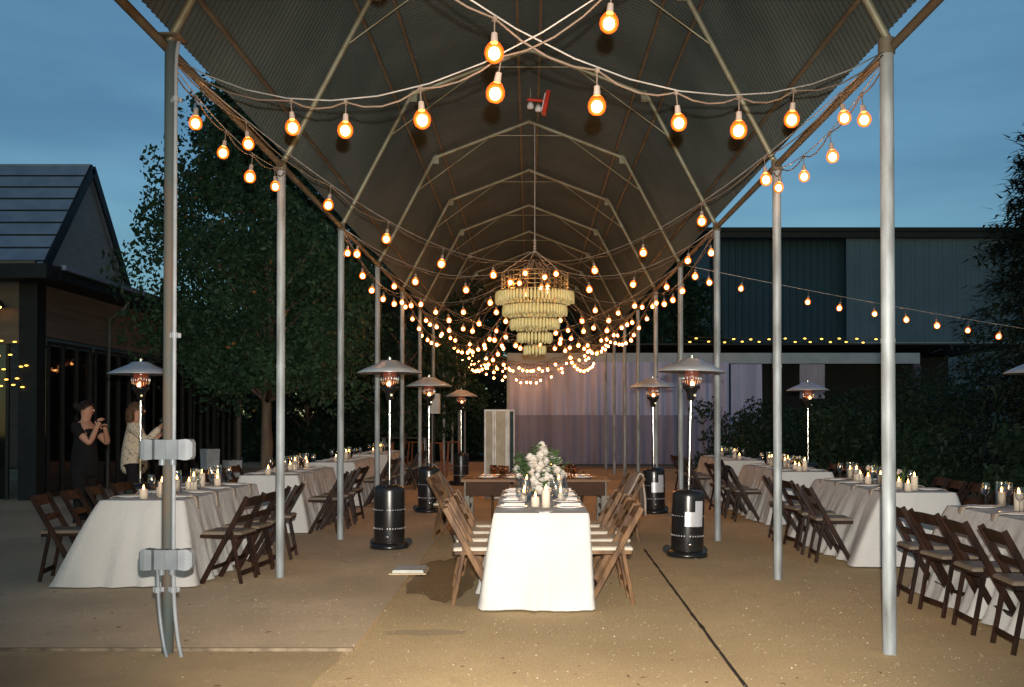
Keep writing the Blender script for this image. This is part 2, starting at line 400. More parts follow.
# conduits and boxes on the first tree-side post
PYF = 6.47
def conduit(x, top, label, swing):
    r = root('conduit', (x, PYF-.06, 0), label, 'electrical conduit', 'conduits strapped to the first post')
    b = MB(); pts = [(0,0,top),(0,0,.55),(swing*.1,-.0,.36),(swing*.45,-.01,.20),(swing,-.03,.06),(swing*1.5,-.05,-.01)]
    if top > 3: pts = [(swing*.35,0,top+.1),(swing*.12,0,top+.03),(0,0,top-.12)] + pts[1:]
    # smooth the path
    P2 = [Vector(p) for p in pts]
    for _ in range(3):
        Q = [P2[0]]
        for a, c in zip(P2[:-1], P2[1:]): Q += [a*.75+c*.25, a*.25+c*.75]
        P2 = Q + [P2[-1]]
    b.tube(P2, .0125, PVC if top > 3 else BOXGREY, 10); part(b, 'pipe', r)
    for z in ([.40, 2.03, 3.55] if top > 3 else [.40]):
        b = MB(); b.cyl((0,0,z),(0,0,z+.035),.021,PVC, n=12); b.box((0,.02,z+.017),(.07,.008,.03),PVC); part(b, 'strap', r)
    return r
conduit(-2.275, 3.84, 'white conduit running up the post with the box clusters, full height', .05)
conduit(-2.375, .62, 'short grey conduit stub below the lower outlet boxes', .055)
for z, desc in ((.615, 'lower'), (1.315, 'upper')):
    for sx, side in ((-1, 'building'), (1, 'table')):
        r = root('outlet_box', (-2.31+sx*.084, PYF-.075, z), 'grey %s weatherproof outlet box on the first post, facing the %s' % (desc, 'building' if sx < 0 else 'pavilion aisle'), 'outlet box', 'outlet boxes on the first post')
        b = MB(); b.box((-sx*.05,0,0),(.085,.075,.125),BOXGREY,bev=.008); part(b, 'back_box', r)
        b = MB()
        vs = []
        for (dx, k) in ((0,.90),(sx*.045,.98),(sx*.070,.90),(sx*.085,.62)):
            for (u, w) in ((-.05,-.06),(.05,-.06),(.05,.06),(-.05,.06)): vs.append((dx, u*k, w*k*1.15))
        fs = [(4*j+i, 4*j+(i+1)%4, 4*j+4+(i+1)%4, 4*j+4+i) for j in range(3) for i in range(4)] + [(12,13,14,15),(0,3,2,1)]
        b.add(vs, fs, PVC if sx > 0 else BOXGREY); part(b, 'cover', r)
        b = MB(); b.cyl((-sx*.05,0,-.063),(-sx*.05,0,-.10),.022,BOXGREY,n=10); part(b, 'fitting', r)

# ------------------------------------------------------------------ string lights
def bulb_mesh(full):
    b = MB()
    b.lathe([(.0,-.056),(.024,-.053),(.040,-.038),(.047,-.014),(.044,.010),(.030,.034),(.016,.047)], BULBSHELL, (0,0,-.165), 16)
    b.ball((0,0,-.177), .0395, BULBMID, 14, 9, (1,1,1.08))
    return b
def core_mb():
    b = MB(); b.ball((0,0,-.177), .0275, BULBCORE, 12, 8, (1,1,1.1)); return b
def sock_mb():
    b = MB(); b.cyl((0,0,-.122),(0,0,-.075),.019,BULBSOCK,.015,n=10); b.cyl((0,0,-.075),(0,0,.0),.004,CORD,n=5); b.box((0,0,0),(.02,.02,.022),CORD); return b
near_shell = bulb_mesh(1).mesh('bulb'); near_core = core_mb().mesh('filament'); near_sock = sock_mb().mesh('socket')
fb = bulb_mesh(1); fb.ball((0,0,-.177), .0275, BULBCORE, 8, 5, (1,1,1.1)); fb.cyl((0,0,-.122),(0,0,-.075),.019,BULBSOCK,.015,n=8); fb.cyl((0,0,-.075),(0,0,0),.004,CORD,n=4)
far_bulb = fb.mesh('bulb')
NB = 0
def light_string(A, B, sag, label, group='warm bulb strings under the pavilion roof', sp=.56, off=.3, tmax=1., cords=True, ts=None):
    global NB
    A, B = Vector(A), Vector(B); L = (B-A).length
    r = root('string_light', A, label, 'string light', group)
    f = lambda t: (B-A)*t + Vector((0,0,-sag*4*t*(1-t)))
    b = MB(); n = max(10, int(L/.4)); b.tube([f(tmax*i/n) for i in range(n+1)], .0045, WIRE, 5); part(b, 'support_cable', r)
    auto = ts is None; ts = ts or []; d = off
    while auto and d < L-.2: ts.append(d/L); d += sp*R.uniform(.96,1.04)
    if cords:
        b = MB(); pts = [f(0)+Vector((0,0,-.01))]; prev = 0
        for t in ts + [tmax]:
            dip = R.uniform(.03,.06)
            for k in (1,2,3,4): 
                u = k/4; pts.append(f(prev+(t-prev)*u) + Vector((0,0,-.012-dip*4*u*(1-u))))
            prev = t
        b.tube(pts, .0055, CORD, 5); part(b, 'power_cord', r)
    for t in ts:
        p = f(t)+Vector((0,0,-.014)); NB += 1
        near = (A+p).y < 13
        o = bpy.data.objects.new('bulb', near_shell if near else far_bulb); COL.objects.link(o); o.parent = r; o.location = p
        tilt = R.uniform(-.16,.16), R.uniform(-.16,.16); o.scale = (R.uniform(.93,1.06),)*3; o.rotation_euler = (tilt[0], tilt[1], R.uniform(0,6)); 
        if near:
            for nm, me in (('filament', near_core), ('socket', near_sock)):
                c = bpy.data.objects.new(nm, me); COL.objects.link(c); c.parent = o
    return r
def PT(s, i, dz=-.02): return (s*(PX-.03), PYi(i), EH+dz)
HUB = (.09, 15.6, 4.02)
light_string(PT(-1,1,-.06), (2.33,3.44,5.3), 1.19, 'string of glowing bulbs crossing the near roof up from the post with outlet boxes', tmax=.90, ts=[.199,.278,.375,.470,.584,.695,.80])
light_string(PT(1,1,-.02), (-2.33,3.44,5.3), 1.19, 'string of glowing bulbs crossing the near roof up from the bare front post', tmax=.90, ts=[.158,.240,.326,.424,.536,.645,.75])
light_string(PT(-1,1,-.06), HUB, .46, 'bulb string from the box-laden front post to the chandelier hub', ts=[.098,.247,.383,.554,.763,.93])
light_string(PT(1,1), HUB, .46, 'bulb string from the bare front post to the chandelier hub', ts=[.06,.183,.317,.485,.678,.87])
light_string(PT(-1,1,-.10), PT(-1,2,-.05), .12, 'short bulb string along the eave between first two tree-side posts', off=.5, sp=.72)
light_string(PT(1,1,-.06), PT(1,2,-.05), .14, 'short bulb string along the eave between first two hedge-side posts', off=.5, sp=.72)
for s, nm in ((-1, 'tree-side'), (1, 'hedge-side')):
    for i, sg, sp in ((3,.42,1.0),(5,.42,.8),(6,.55,.9),(8,.75,.85),(10,1.0,.95)):
        light_string(PT(s,i), HUB, sg, 'bulb string from %s %s post to the chandelier hub' % (ORD[i-1], nm), off=.35+.1*s, sp=sp)
    light_string(PT(s,3,-.05), PT(s,5,-.05), .25, 'bulb string along the eave between third and fifth %s posts' % nm, off=.3, sp=1.1)
    light_string(PT(s,5,-.05), PT(s,8,-.05), .35, 'bulb string along the eave between fifth and eighth %s posts' % nm, off=.3, sp=1.0)
for a, c, sg in ((4,7,.75),(6,9,.9),(7,11,1.05),(8,10,.7),(9,11,.6),(10,11,.42)):
    for s, nm, mn in ((-1, 'tree-side', 'hedge-side'), (1, 'hedge-side', 'tree-side')):
        light_string(PT(s,a), PT(-s,c), sg, 'sagging bulb string crossing from %s %s post to %s %s post' % (ORD[a-1], nm, ORD[c-1], mn), off=.35, sp=.85)
light_string((2.42, 15.6, 3.93), (9.3, 16.6, 2.86), .05, 'bulb string running out from the pavilion to the dark conifer', 'bulb strings outside the pavilion', off=.40, sp=.56, cords=False)

# ------------------------------------------------------------------ chandelier
r = root('chandelier', (.09, 15.6, 2.48), 'tall five-tier chandelier of cream beads hanging below the roof', 'chandelier')
tiers = [(.60,1.02,.19),(.49,.81,.175),(.375,.595,.17),(.26,.385,.17),(.16,.185,.15)]   # radius, top z, length
for (rr, zt, ln) in tiers:
    b = MB(); n = int(2*PI*rr/.052)
    for ring in (0, 1):
        q = rr - ring*.05; m_ = max(8, int(2*PI*q/.055))
        for k in range(m_):
            t = 2*PI*(k+.5*ring)/m_; x, y = q*math.cos(t), q*math.sin(t); w = .024; l = ln*R.uniform(.8,1.0)
            tw = R.uniform(-.3,.3)
            b.lathe([(.004,0),(w*.8,-.025),(w,-l*.35),(w,-l*.75),(w*.6,-l*.96),(.001,-l)], CREAM, (x, y, zt), 6)
    tr = part(b, 'tier', r)
    b = MB(); b.tube([(rr*math.cos(2*PI*i/40), rr*math.sin(2*PI*i/40), zt) for i in range(41)], .009, BRASS, 6); part(b, 'ring', tr)
b = MB()
for z in (1.10,1.17,1.24,1.31): b.tube([(.52*math.cos(2*PI*i/40), .52*math.sin(2*PI*i/40), z) for i in range(41)], .006, BRASS, 5)
for k in range(28):
    t = 2*PI*k/28; c, s_ = math.cos(t), math.sin(t); b.cyl((.52*c,.52*s_,1.06),(.52*c,.52*s_,1.32),.005,BRASS,n=5)
for k in range(8):
    t = 2*PI*k/8; c, s_ = math.cos(t), math.sin(t); b.tube([(.6*c,.6*s_,1.02),(.52*c,.52*s_,1.06)], .006, BRASS, 5); b.tube([(.52*c,.52*s_,1.06),(.1*c,.1*s_,.35),(.1*c,.1*s_,.2)], .004, BRASS, 5)
part(b, 'cage', r)
b = MB()
for k in range(4):
    t = 2*PI*k/4+.4; b.cyl((.52*math.cos(t),.52*math.sin(t),1.32),(0,0,1.68),.007,WIRE,n=6)
part(b, 'hanger', r)
b = MB(); b.cyl((0,0,1.66),(0,0,3.68),.010,WIRE,n=6)
for k in range(5): b.ball((0,0,1.66+k*.045), .026, WIRE, 8, 5)
part(b, 'rope', r)

# ------------------------------------------------------------------ folding chair (faces local +x)
def chair_maker(wood, key):
    def mk():
        r = root('folding_chair', (0,0,0), 'wooden folding chair in the place', 'chair')
        for s in (-1,1):
            b = MB(); b.bar((-.24,s*.205,.79),(.19,s*.205,0),.048,.020,wood,up=(0,1,0),bev=.005); part(b, 'leg', r)
            b = MB(); b.bar((-.085,s*.178,.47),(-.175,s*.178,0),.034,.020,wood,up=(0,1,0),bev=.005); part(b, 'leg', r)
        def bowed(z0, z1, m_, th=.014):
            b = MB(); vs = []; n = 8
            for i in range(n+1):
                u = i/n*2-1; y = u*.198; bow = -.018*(1-u*u); top = z1 + .012*(1-u*u)
                for (z, d) in ((z0,-th/2),(z0,th/2),(top,th/2),(top,-th/2)):
                    x = -.24 + (.79-z)*.43/.79; vs.append((x+bow+d, y, z))
            fs = [(4*i+k, 4*i+(k+1)%4, 4*i+4+(k+1)%4, 4*i+4+k) for i in range(n) for k in range(4)] + [(0,3,2,1),(4*n,4*n+1,4*n+2,4*n+3)]
            b.add(vs, fs, m_); return b
        part(bowed(.695,.775,wood), 'backrest', r)
        part(bowed(.555,.600,wood), 'back_slat', r)
        b = MB()
        for s in (-1,1): b.box((.025,s*.185,.428),(.37,.022,.028),wood)
        b.box((.20,0,.428),(.022,.35,.028),wood); b.box((-.15,0,.428),(.022,.35,.028),wood); b.box((.025,0,.424),(.33,.35,.008),wood)
        part(b, 'seat_frame', r)
        b = MB(); vs = []
        for z, k in ((.443,1),(.462,1),(.472,.93)):
            for (u, w) in ((-.165,-.185),(.195,-.185),(.205,-.17),(.205,.17),(.195,.185),(-.165,.185),(-.175,.17),(-.175,-.17)): vs.append((.02+(u-.02)*k, w*k, z))
        fs = [(8*j+i, 8*j+(i+1)%8, 8*j+8+(i+1)%8, 8*j+8+i) for j in range(2) for i in range(8)] + [tuple(range(16,24)), tuple(range(8))[::-1]]
        b.add(vs, fs, CUSHION if wood is WOODWARM else CUSHIOND); part(b, 'seat', r)
        b = MB(); b.box((-.158,0,.09),(.014,.34,.040),wood); part(b, 'stretcher', r)
        b = MB(); b.box((.115,0,.135),(.014,.39,.035),wood,Matrix.Rotation(math.radians(-28),3,'Y')); part(b, 'stretcher', r)
        return r
    return mk
mk_dark = chair_maker(WOODDK, 'dark'); mk_warm = chair_maker(WOODWARM, 'warm')
def chair(x, y, rz, label, group, warm=False):
    x += R.uniform(-.035,.035); y += R.uniform(-.03,.03)
    return place('chair_w' if warm else 'chair_d', mk_warm if warm else mk_dark, (x, y, .016 if x < -1.2 else 0), rz+math.radians(R.uniform(-8,8)), label, 'chair', group)

# ------------------------------------------------------------------ tablecloth
def cloth_mb(L, W, h, flare, seed, zb=.012, drop_noise=1.):
    """table L along y, W along x; flare = (x-, x+, y-, y+) spread of the hem"""
    b = MB(); n = 200; rows = 14; per = []
    P = 2*(L+W); cr = .03
    for i in range(n):
        d = P*i/n
        if d < W: p = (-W/2+d, -L/2); nn = (0,-1); u = d/W
        elif d < W+L: p = (W/2, -L/2+d-W); nn = (1,0); u = (d-W)/L
        elif d < 2*W+L: p = (W/2-(d-W-L), L/2); nn = (0,1); u = (d-W-L)/W
        else: p = (-W/2, L/2-(d-2*W-L)); nn = (-1,0); u = (d-2*W-L)/L
        per.append((Vector(p), Vector(nn), u, d))
    vs = [(p.x, p.y, h) for (p, nn, u, d) in per]
    fs = []
    for j in range(1, rows+1):
        v = j/rows
        for (p, nn, u, d) in per:
            # blend normals at corners so that the corner fans out
            k = min(u, 1-u); side = 0 if nn.x == 0 else 1; ln = (W if nn.x == 0 else L)*k
            cw = math.exp(-ln/.13)
            cx = 1 if p.x > 0 else -1; cy = 1 if p.y > 0 else -1
            fx = (flare[1] if cx > 0 else flare[0]); fy = (flare[3] if cy > 0 else flare[2])
            fl = (fy if nn.x == 0 else fx)
            base = nn*fl
            corner = Vector((cx*fx, cy*fy))
            tgt = base*(1-cw)+corner*cw
            fold = (noise.noise((d*3.1+seed, seed, 0))*.9 + noise.noise((d*7.5+seed, seed*2, 3))*.7 + noise.noise((d*15+seed, v*1.5, 5))*.25)
            amp = .105*v**1.05*(1-cw*.55)
            off = tgt*(v**.9) + nn*(fold*amp + .004 + .012*v)
            off = off + nn*(.006*math.exp(-((v-.42)/.03)**2) - .005*math.exp(-((u-.5)*(L if nn.x else W)/.012)**2)*v)
            z = h - (h-zb)*v + (.010*drop_noise*noise.noise((d*2.3, seed+9, 1))*v if j == rows else 0)
            if j == rows: off = off*1.03
            vs.append((p.x+off.x, p.y+off.y, max(z, zb-.004)))
    for j in range(rows):
        for i in range(n): a = j*n+i; c = j*n+(i+1)%n; fs.append((a, a+n, c+n, c))
    b.add(vs, fs, CLOTH, True)
    # top with the faintest creases
    gx, gy = 10, 24; tv = []
    for j in range(gy+1):
        for i in range(gx+1):
            x = -W/2+W*i/gx; y = -L/2+L*j/gy; e = 0 if i in (0,gx) or j in (0,gy) else 1
            tv.append((x, y, h+e*.0015*(1+noise.noise((x*5+seed, y*5, 0)))))
    b.add(tv, [(j*(gx+1)+i, j*(gx+1)+i+1, (j+1)*(gx+1)+i+1, (j+1)*(gx+1)+i) for j in range(gy) for i in range(gx)], CLOTH, True)
    return b
def folding_table(x, y, L, W, h, label, group, z0=0):
    r = root('banquet_table', (x, y, z0), label, 'table', group)
    b = MB(); b.box((0,0,h-.02),(W-.012,L-.012,.034),TABLEWOOD,bev=.006); part(b, 'tabletop', r)
    for sy in (-1,1):
        for sx in (-1,1):
            b = MB(); b.cyl((sx*(W/2-.08),sy*(L/2-.3),0),(sx*(W/2-.08),sy*(L/2-.3),h-.037),.014,GALV,n=8); part(b, 'leg', r)
    return r

# ------------------------------------------------------------------ table ware
def lathe_thing(name, prof, m, n=20):
    def mk():
        b = MB(); b.lathe(prof, m, n=n); o = b.obj(name); return o
    return mk
mk_plate = lathe_thing('dinner_plate', [(0,.002),(.08,.002),(.135,.016),(.137,.019),(.134,.019),(.085,.006),(0,.006)], CHINA, 24)
def mk_glass():
    b = MB(); b.lathe([(0,.001),(.034,.001),(.034,.004),(.006,.008),(.004,.04),(.004,.09),(.02,.10),(.036,.13),(.038,.16),(.031,.205)], GLASS, n=14); return b.obj('wine_glass')
def mk_goblet():
    b = MB(); b.lathe([(0,.001),(.036,.001),(.034,.006),(.01,.02),(.01,.06),(.035,.075),(.048,.11),(.045,.155),(.043,.155),(.044,.11),(.03,.08),(0,.07)], AMBER, n=16); return b.obj('amber_goblet')
def candle_maker(h, rad=.036):
    def mk():
        r = root('pillar_candle', (0,0,0), 'lit ivory pillar candle here', 'candle')
        b = MB(); b.lathe([(0,0),(rad,0),(rad,h-.004),(rad-.004,h),(rad-.01,h-.006),(0,h-.009)], WAX, n=16); part(b, 'wax', r)
        b = MB(); b.lathe([(.001,0),(.008,.006),(.0105,.017),(.006,.034),(.0005,.050)], FLAME, (0,0,h-.006), 8); part(b, 'flame', r)
        return r
    return mk
def hurricane_maker(h=.24, rad=.072):
    def mk():
        r = root('hurricane_vase', (0,0,0), 'round clear glass hurricane vase', 'vase')
        b = MB(); b.lathe([(0,.002),(rad*.6,.002),(rad*.95,h*.25),(rad*1.05,h*.5),(rad*.85,h*.8),(rad*.62,h)], GLASS, n=20); part(b, 'glass_bowl', r)
        b = MB(); b.lathe([(0,.006),(.026,.006),(.026,.09),(0,.088)], WAX, n=12); b2 = part(b, 'candle', r)
        b = MB(); b.lathe([(.001,0),(.008,.006),(.0105,.017),(.006,.034),(.0005,.05)], FLAME, (0,0,.086), 8); part(b, 'flame', b2)
        return r
    return mk
def cylglass_maker():
    r = root('candle_glass', (0,0,0), 'tall candle cylinder', 'candle')
    b = MB(); b.lathe([(0,.002),(.045,.002),(.045,.22)], GLASS, n=16); part(b, 'glass_cylinder', r)
    b = MB(); b.lathe([(0,.006),(.032,.006),(.032,.13),(0,.128)], WAX, n=14); w = part(b, 'wax', r)
    b = MB(); b.lathe([(.001,0),(.008,.006),(.0105,.017),(.006,.034),(.0005,.05)], FLAME, (0,0,.126), 8); part(b, 'flame', r)
    return r
def mk_napkin():
    b = MB(); n = 12; vs = []
    path = [(-.16,.022),(-.06,.024),(.02,.022),(.10,.012),(.150,.008),(.166,-.004),(.172,-.04),(.178,-.11),(.182,-.20)]
    for k, (x, z) in enumerate(path):
        w = .046+.005*math.sin(k*1.7)
        for (yy, dz) in ((-w,0),(-w*.4,.005),(w*.4,.004),(w,0)): vs.append((x+(dz if k > 5 else 0), yy, z+(0 if k > 5 else dz)))
    for k, (x, z) in enumerate(path):
        w = .046+.005*math.sin(k*1.7)
        for yy in (-w,-w*.4,w*.4,w): vs.append((x-(.004 if k > 5 else 0), yy, z-(.0 if k > 5 else .004)))
    m_ = len(path)*4; fs = []
    for k in range(len(path)-1):
        for i in range(3): a = 4*k+i; fs.append((a,a+1,a+5,a+4)); fs.append((m_+a, m_+a+4, m_+a+5, m_+a+1))
        fs.append((4*k, 4*k+4, m_+4*k+4, m_+4*k)); fs.append((4*k+3, m_+4*k+3, m_+4*k+7, 4*k+7))
    b.add(vs, fs, LINEN, True); return b.obj('linen_napkin')
def mk_fnapkin():
    b = MB(); b.box((0,0,.010),(.20,.10,.014),LINENW,bev=.005); b.box((.01,.005,.022),(.17,.085,.010),LINENW,Matrix.Rotation(.1,3,'Z'),bev=.004); return b.obj('folded_napkin')
def sprig(b, base, top, nleaf, size, m):
    base, top = Vector(base), Vector(top); mid = (base+top)/2+Vector((R.uniform(-.02,.02),R.uniform(-.02,.02),0))
    b.tube([base, mid, top], .0018, m, 4)
    for k in range(nleaf):
        t = .35+.65*k/max(1,nleaf-1); p = base.lerp(top, t); a = R.uniform(0,2*PI); d = Vector((math.cos(a),math.sin(a),R.uniform(-.2,.6))).normalized()
        sd = d.cross(Vector((0,0,1))).normalized()*size*.32; tip = p+d*size
        b.add([p, p+d*size*.5+sd+Vector((0,0,.004)), tip, p+d*size*.5-sd], [(0,1,2),(0,2,3)], m, True)
def bloom(b, c, s, m):
    c = Vector(c)
    for ring, (n, rad, el, z) in enumerate(((7,1.,.15,0),(6,.75,.6,.12),(5,.45,1.05,.22),(3,.2,1.35,.28))):
        for k in range(n):
            a = 2*PI*k/n+ring*.5+R.uniform(-.15,.15); d = Vector((math.cos(a)*math.cos(el), math.sin(a)*math.cos(el), math.sin(el)))
            sd = Vector((-math.sin(a), math.cos(a), 0))*s*.42; o = c+Vector((0,0,z*s))
            b.add([o, o+d*s*.6+sd, o+d*s+sd*.5+Vector((0,0,s*.1)), o+d*s-sd*.5+Vector((0,0,s*.1)), o+d*s*.6-sd], [(0,1,2,3,4)], m, True)
    b.ball(c+Vector((0,0,.1*s)), s*.3, m, 6, 4)
def mk_budvase():
    r = root('bud_vase', (0,0,0), 'bud vase with greenery', 'vase')
    b = MB(); b.lathe([(0,.001),(.026,.001),(.032,.03),(.024,.06),(.011,.085),(.013,.11)], GLASS, n=14); part(b, 'glass_vase', r)
    b = MB()
    for k in range(7): sprig(b, (0,0,.02), (R.uniform(-.07,.07), R.uniform(-.07,.07), R.uniform(.16,.25)), 9, .035, LEAFC)
    part(b, 'greenery', r)
    b = MB()
    for k in range(4): bloom(b, (R.uniform(-.04,.04), R.uniform(-.04,.04), R.uniform(.13,.19)), .026, PETAL)
    part(b, 'bloom', r)
    return r

CR = lambda s: 'tree-side row' if s < 0 else 'hedge-side row'
GR = lambda s: 'tree side' if s < 0 else 'hedge side'
def side_table(s, idx, x, yf, L=2.44, W=.76, flare=(.12,.12,.12,.12), chairs_in=4, chairs_out=4, cin=None, detail=True):
    """s: -1 tree row, +1 hedge row; yf front edge"""
    H = .755; yc = yf+L/2; z0 = .016 if s < 0 else 0; nm = '%s table of the %s' % (ORD[idx], CR(s))
    folding_table(x, yc, L, W, H-.006, 'folding banquet table under white cloth, %s' % nm, 'banquet tables in side rows', z0)
    o = cloth_mb(L, W, H, flare, s*3+idx*7.7).obj('tablecloth', loc=(x, yc, z0)); tag(o, 'white floor-length cloth draped over the %s' % nm, 'tablecloth', 'white tablecloths')
    T = H+z0+.004
    for side, k in ((-s, chairs_in), (s, chairs_out)):
        sn = 'aisle side' if side == -s else 'outer side'
        for j in range(4):
            y = yf + .32 + j*.60
            place('plate', mk_plate, (x+side*.22, y, T), 0, '%s white plate along the %s of %s' % (ORD[j], sn, nm), 'plate', 'white dinner plates')
            if side == -s or detail:
                place('napkin', mk_napkin, (x+side*.232, y, T), 0 if side > 0 else PI, '%s taupe napkin hanging off the %s of %s' % (ORD[j], sn, nm), 'napkin', 'taupe linen napkins')
            place('glass', mk_glass, (x+side*.10, y+.19, T), 0, '%s stem glass on the %s of %s' % (ORD[j], sn, nm), 'glass', 'stem wine glasses')
        for j in range(k):
            y = (cin[0] + cin[1]*j) if cin and side == -s else yf+.32+j*.60
            if side == -s and cin is None: y = yf + .12+j*.58
            xx = x+side*(W/2+.40 if side == -s else W/2+.46)
            chair(xx, y, PI if side > 0 else 0, '%s dark folding chair on the %s of the %s' % (ORD[j], sn, nm), 'dark wooden folding chairs at side rows')
    cs = [(.10,-.05,0),(.24,.07,1),(.44,-.02,0),(.95,-.04,2),(1.16,.06,1),(1.34,-.05,0),(1.75,-.05,1),(1.95,.06,0),(2.15,.0,2)] if detail else [(.3,0,0),(1.0,.05,1),(1.8,-.04,2)]
    for q, (dy, dx, kind) in enumerate(cs):
        key = ('cand%d' % kind); mk = (candle_maker(.085), candle_maker(.15), cylglass_maker)[kind]
        place(key, mk, (x+dx, yf+dy+.08, T), 0, 'lit candle, %s from the near end of %s' % (ORD[q], nm), 'candle', 'lit pillar candles')
    for q, dy in enumerate((.55, 1.5) if detail else (1.3,)):
        place('bud', mk_budvase, (x+.02, yf+dy, T), R.uniform(0,6), 'glass vase of greenery, %s from near end of %s' % (ORD[q], nm), 'vase', 'small flower vases')

side_table(-1, 0, -3.53, 9.12, flare=(.33,.16,.24,.06), cin=(9.30,.52))
side_table(-1, 1, -3.45, 13.25, flare=(.14,.16,.12,.08), cin=(13.3,.56))
side_table(-1, 2, -3.42, 17.35, flare=(.12,.14,.10,.08), detail=False)
side_table(-1, 3, -3.40, 21.45, flare=(.12,.12,.10,.08), chairs_out=0, detail=False)
side_table(1, 0, 4.05, 6.35, flare=(.30,.20,.1,.12), cin=(6.60,.60), chairs_out=0)
side_table(1, 1, 4.03, 10.33, flare=(.33,.14,.14,.06), cin=(10.75,.62))
side_table(1, 2, 4.00, 14.45, flare=(.24,.14,.14,.08), cin=(15.0,.55))
side_table(1, 3, 3.98, 18.55, flare=(.14,.14,.1,.08), chairs_out=2, detail=False)

# ------------------------------------------------------------------ centre table
CX, CY0, CL, CW, CH = .10, 8.05, 2.62, .765, .755
folding_table(CX, CY0+CL/2, CL, CW, CH-.006, 'folding banquet table under white cloth in the middle of the aisle', None)
o = cloth_mb(CL, CW, CH, (.085,.035,.16,.06), 21.3, zb=.010).obj('tablecloth', loc=(CX, CY0+CL/2, 0)); tag(o, 'bright white cloth over the central aisle table, hanging to the ground', 'tablecloth')
T = CH+.004
for s, nm in ((-1, 'tree side'), (1, 'hedge side')):
    for j in range(4):
        y = CY0+.42+j*.62
        place('plate', mk_plate, (CX+s*.235, y, T), 0, '%s white plate on the %s of the central table' % (ORD[j], nm), 'plate', 'plates on the central table')
        place('fnap', mk_fnapkin, (CX+s*.235, y, T+.018), R.uniform(-.1,.1), '%s folded ivory napkin on the %s of the central table' % (ORD[j], nm), 'napkin', 'napkins on the central table')
        place('glass', mk_glass, (CX+s*.13, y+.20, T), 0, '%s stem glass on the %s of the central table' % (ORD[j], nm), 'glass', 'glasses on the central table')
        yy = 8.33+j*.57
        chair(CX+s*.585, yy, 0 if s < 0 else PI, '%s brown folding chair from the camera, %s of the central table' % (ORD[j], nm), 'brown folding chairs at the central table', warm=True)
place('hurr', hurricane_maker(), (-.045, 9.05, T), 0, 'round glass hurricane vase, tree side of the central candles', 'vase', 'glass hurricane vases')
place('hurr', None, (.285, 9.05, T), 0, 'round glass hurricane vase, hedge side of the central candles', 'vase', 'glass hurricane vases')
place('cand1', None, (.145, 8.55, T), 0, 'tall white pillar candle at the front of the central table', 'candle')
place('cand0', None, (.055, 8.62, T), 0, 'short pillar candle beside the tall one on the central table', 'candle')
place('cand1', None, (-.02, 10.1, T), 0, 'pillar candle before the big bouquet, tree side', 'candle')
place('cand1', None, (.30, 10.1, T), 0, 'pillar candle before the big bouquet, hedge side', 'candle')
def arrangement(name, loc, label, W, D, H, nb, ng, bs, cat='flowers'):
    r = root(name, loc, label, cat)
    b = MB()
    for k in range(ng):
        a = R.uniform(0,2*PI); q = math.sqrt(R.random()); h = H*R.uniform(.45,1.)*(1.1-.45*q)
        sprig(b, (0,0,.04), (W*q*math.cos(a), D*q*math.sin(a), h), 14, .078, LEAFC)
    part(b, 'greenery', r)
    b = MB()
    for k in range(nb):
        a = R.uniform(0,2*PI); q = R.random()**.4; h = H*R.uniform(.35,.95)*(1.1-.5*q)
        bloom(b, (W*.85*q*math.cos(a), D*.85*q*math.sin(a), h), bs*R.uniform(.7,1.2), PETAL)
    part(b, 'bloom', r)
    return r
ar = arrangement('flower_arrangement', (.10, 10.38, T), 'large white and green bouquet at the far end of the central table', .31, .18, .56, 32, 78, .062)
b = MB(); b.lathe([(0,.001),(.07,.001),(.10,.06),(.115,.12),(.10,.12),(0,.10)], BRASS, n=20); part(b, 'bowl', ar)
arrangement('flower_garland', (.11, 9.55, T), 'white flowers trailing along the middle of the central table', .12, .42, .26, 30, 22, .048)
# little petals / ribbon spilling over the front edge
b = MB(); vs = []
for k, (yy, zz) in enumerate(((.16,.006),(.06,.007),(.0,.003),(-.016,-.02),(-.026,-.07),(-.03,-.12))):
    w = .075-.012*k+.01*math.sin(k*2)
    for x in (-w,-w*.3,w*.4,w): vs.append((x+.01*math.sin(k*1.3), yy, zz+(.003*math.sin(x*90) if k < 3 else 0)))
b.add(vs, [(4*k+i,4*k+i+1,4*k+i+5,4*k+i+4) for k in range(5) for i in range(3)], LINENW, True)
tag(b.obj('lace_runner', loc=(CX+.02, CY0+.0, T)), 'small ivory gauze runner end spilling over the front of the central table', 'table runner')

# ------------------------------------------------------------------ head table (wooden)
HX, HY, HW, HD, HH = .08, 12.5, 1.86, 1.0, .765
r = root('farm_table', (HX, HY, 0), 'wide bare wooden table standing across the aisle behind the central table', 'table')
b = MB()
for k in range(5): b.box((0, .1+k*.2, HH-.018), (HW, .194, .036), TABLEWOOD, bev=.004)
part(b, 'tabletop', r)
for sx in (-1,1):
    b = MB(); b.box((sx*.60, .05, HH-.125), (.55,.022,.17), mat('apron_wood', (.05,.020,.009), .6), bev=.004); part(b, 'apron', r)
for sx in (-1,1):
    for yy in (.08, HD-.08):
        b = MB(); b.box((sx*(HW/2-.07), yy, (HH-.036)/2), (.07,.07,HH-.038), mat('grey_leg_wood', (.22,.20,.17), .6), bev=.008); part(b, 'leg', r)
    for k in range(4):
        b = MB(); b.box((sx*(HW/2-.07), HD/2, .12+k*.13), (.03,HD-.24,.035), mat('grey_leg_wood', (.22,.20,.17), .6)); part(b, 'rail', r)
T2 = HH+.002
n = 0
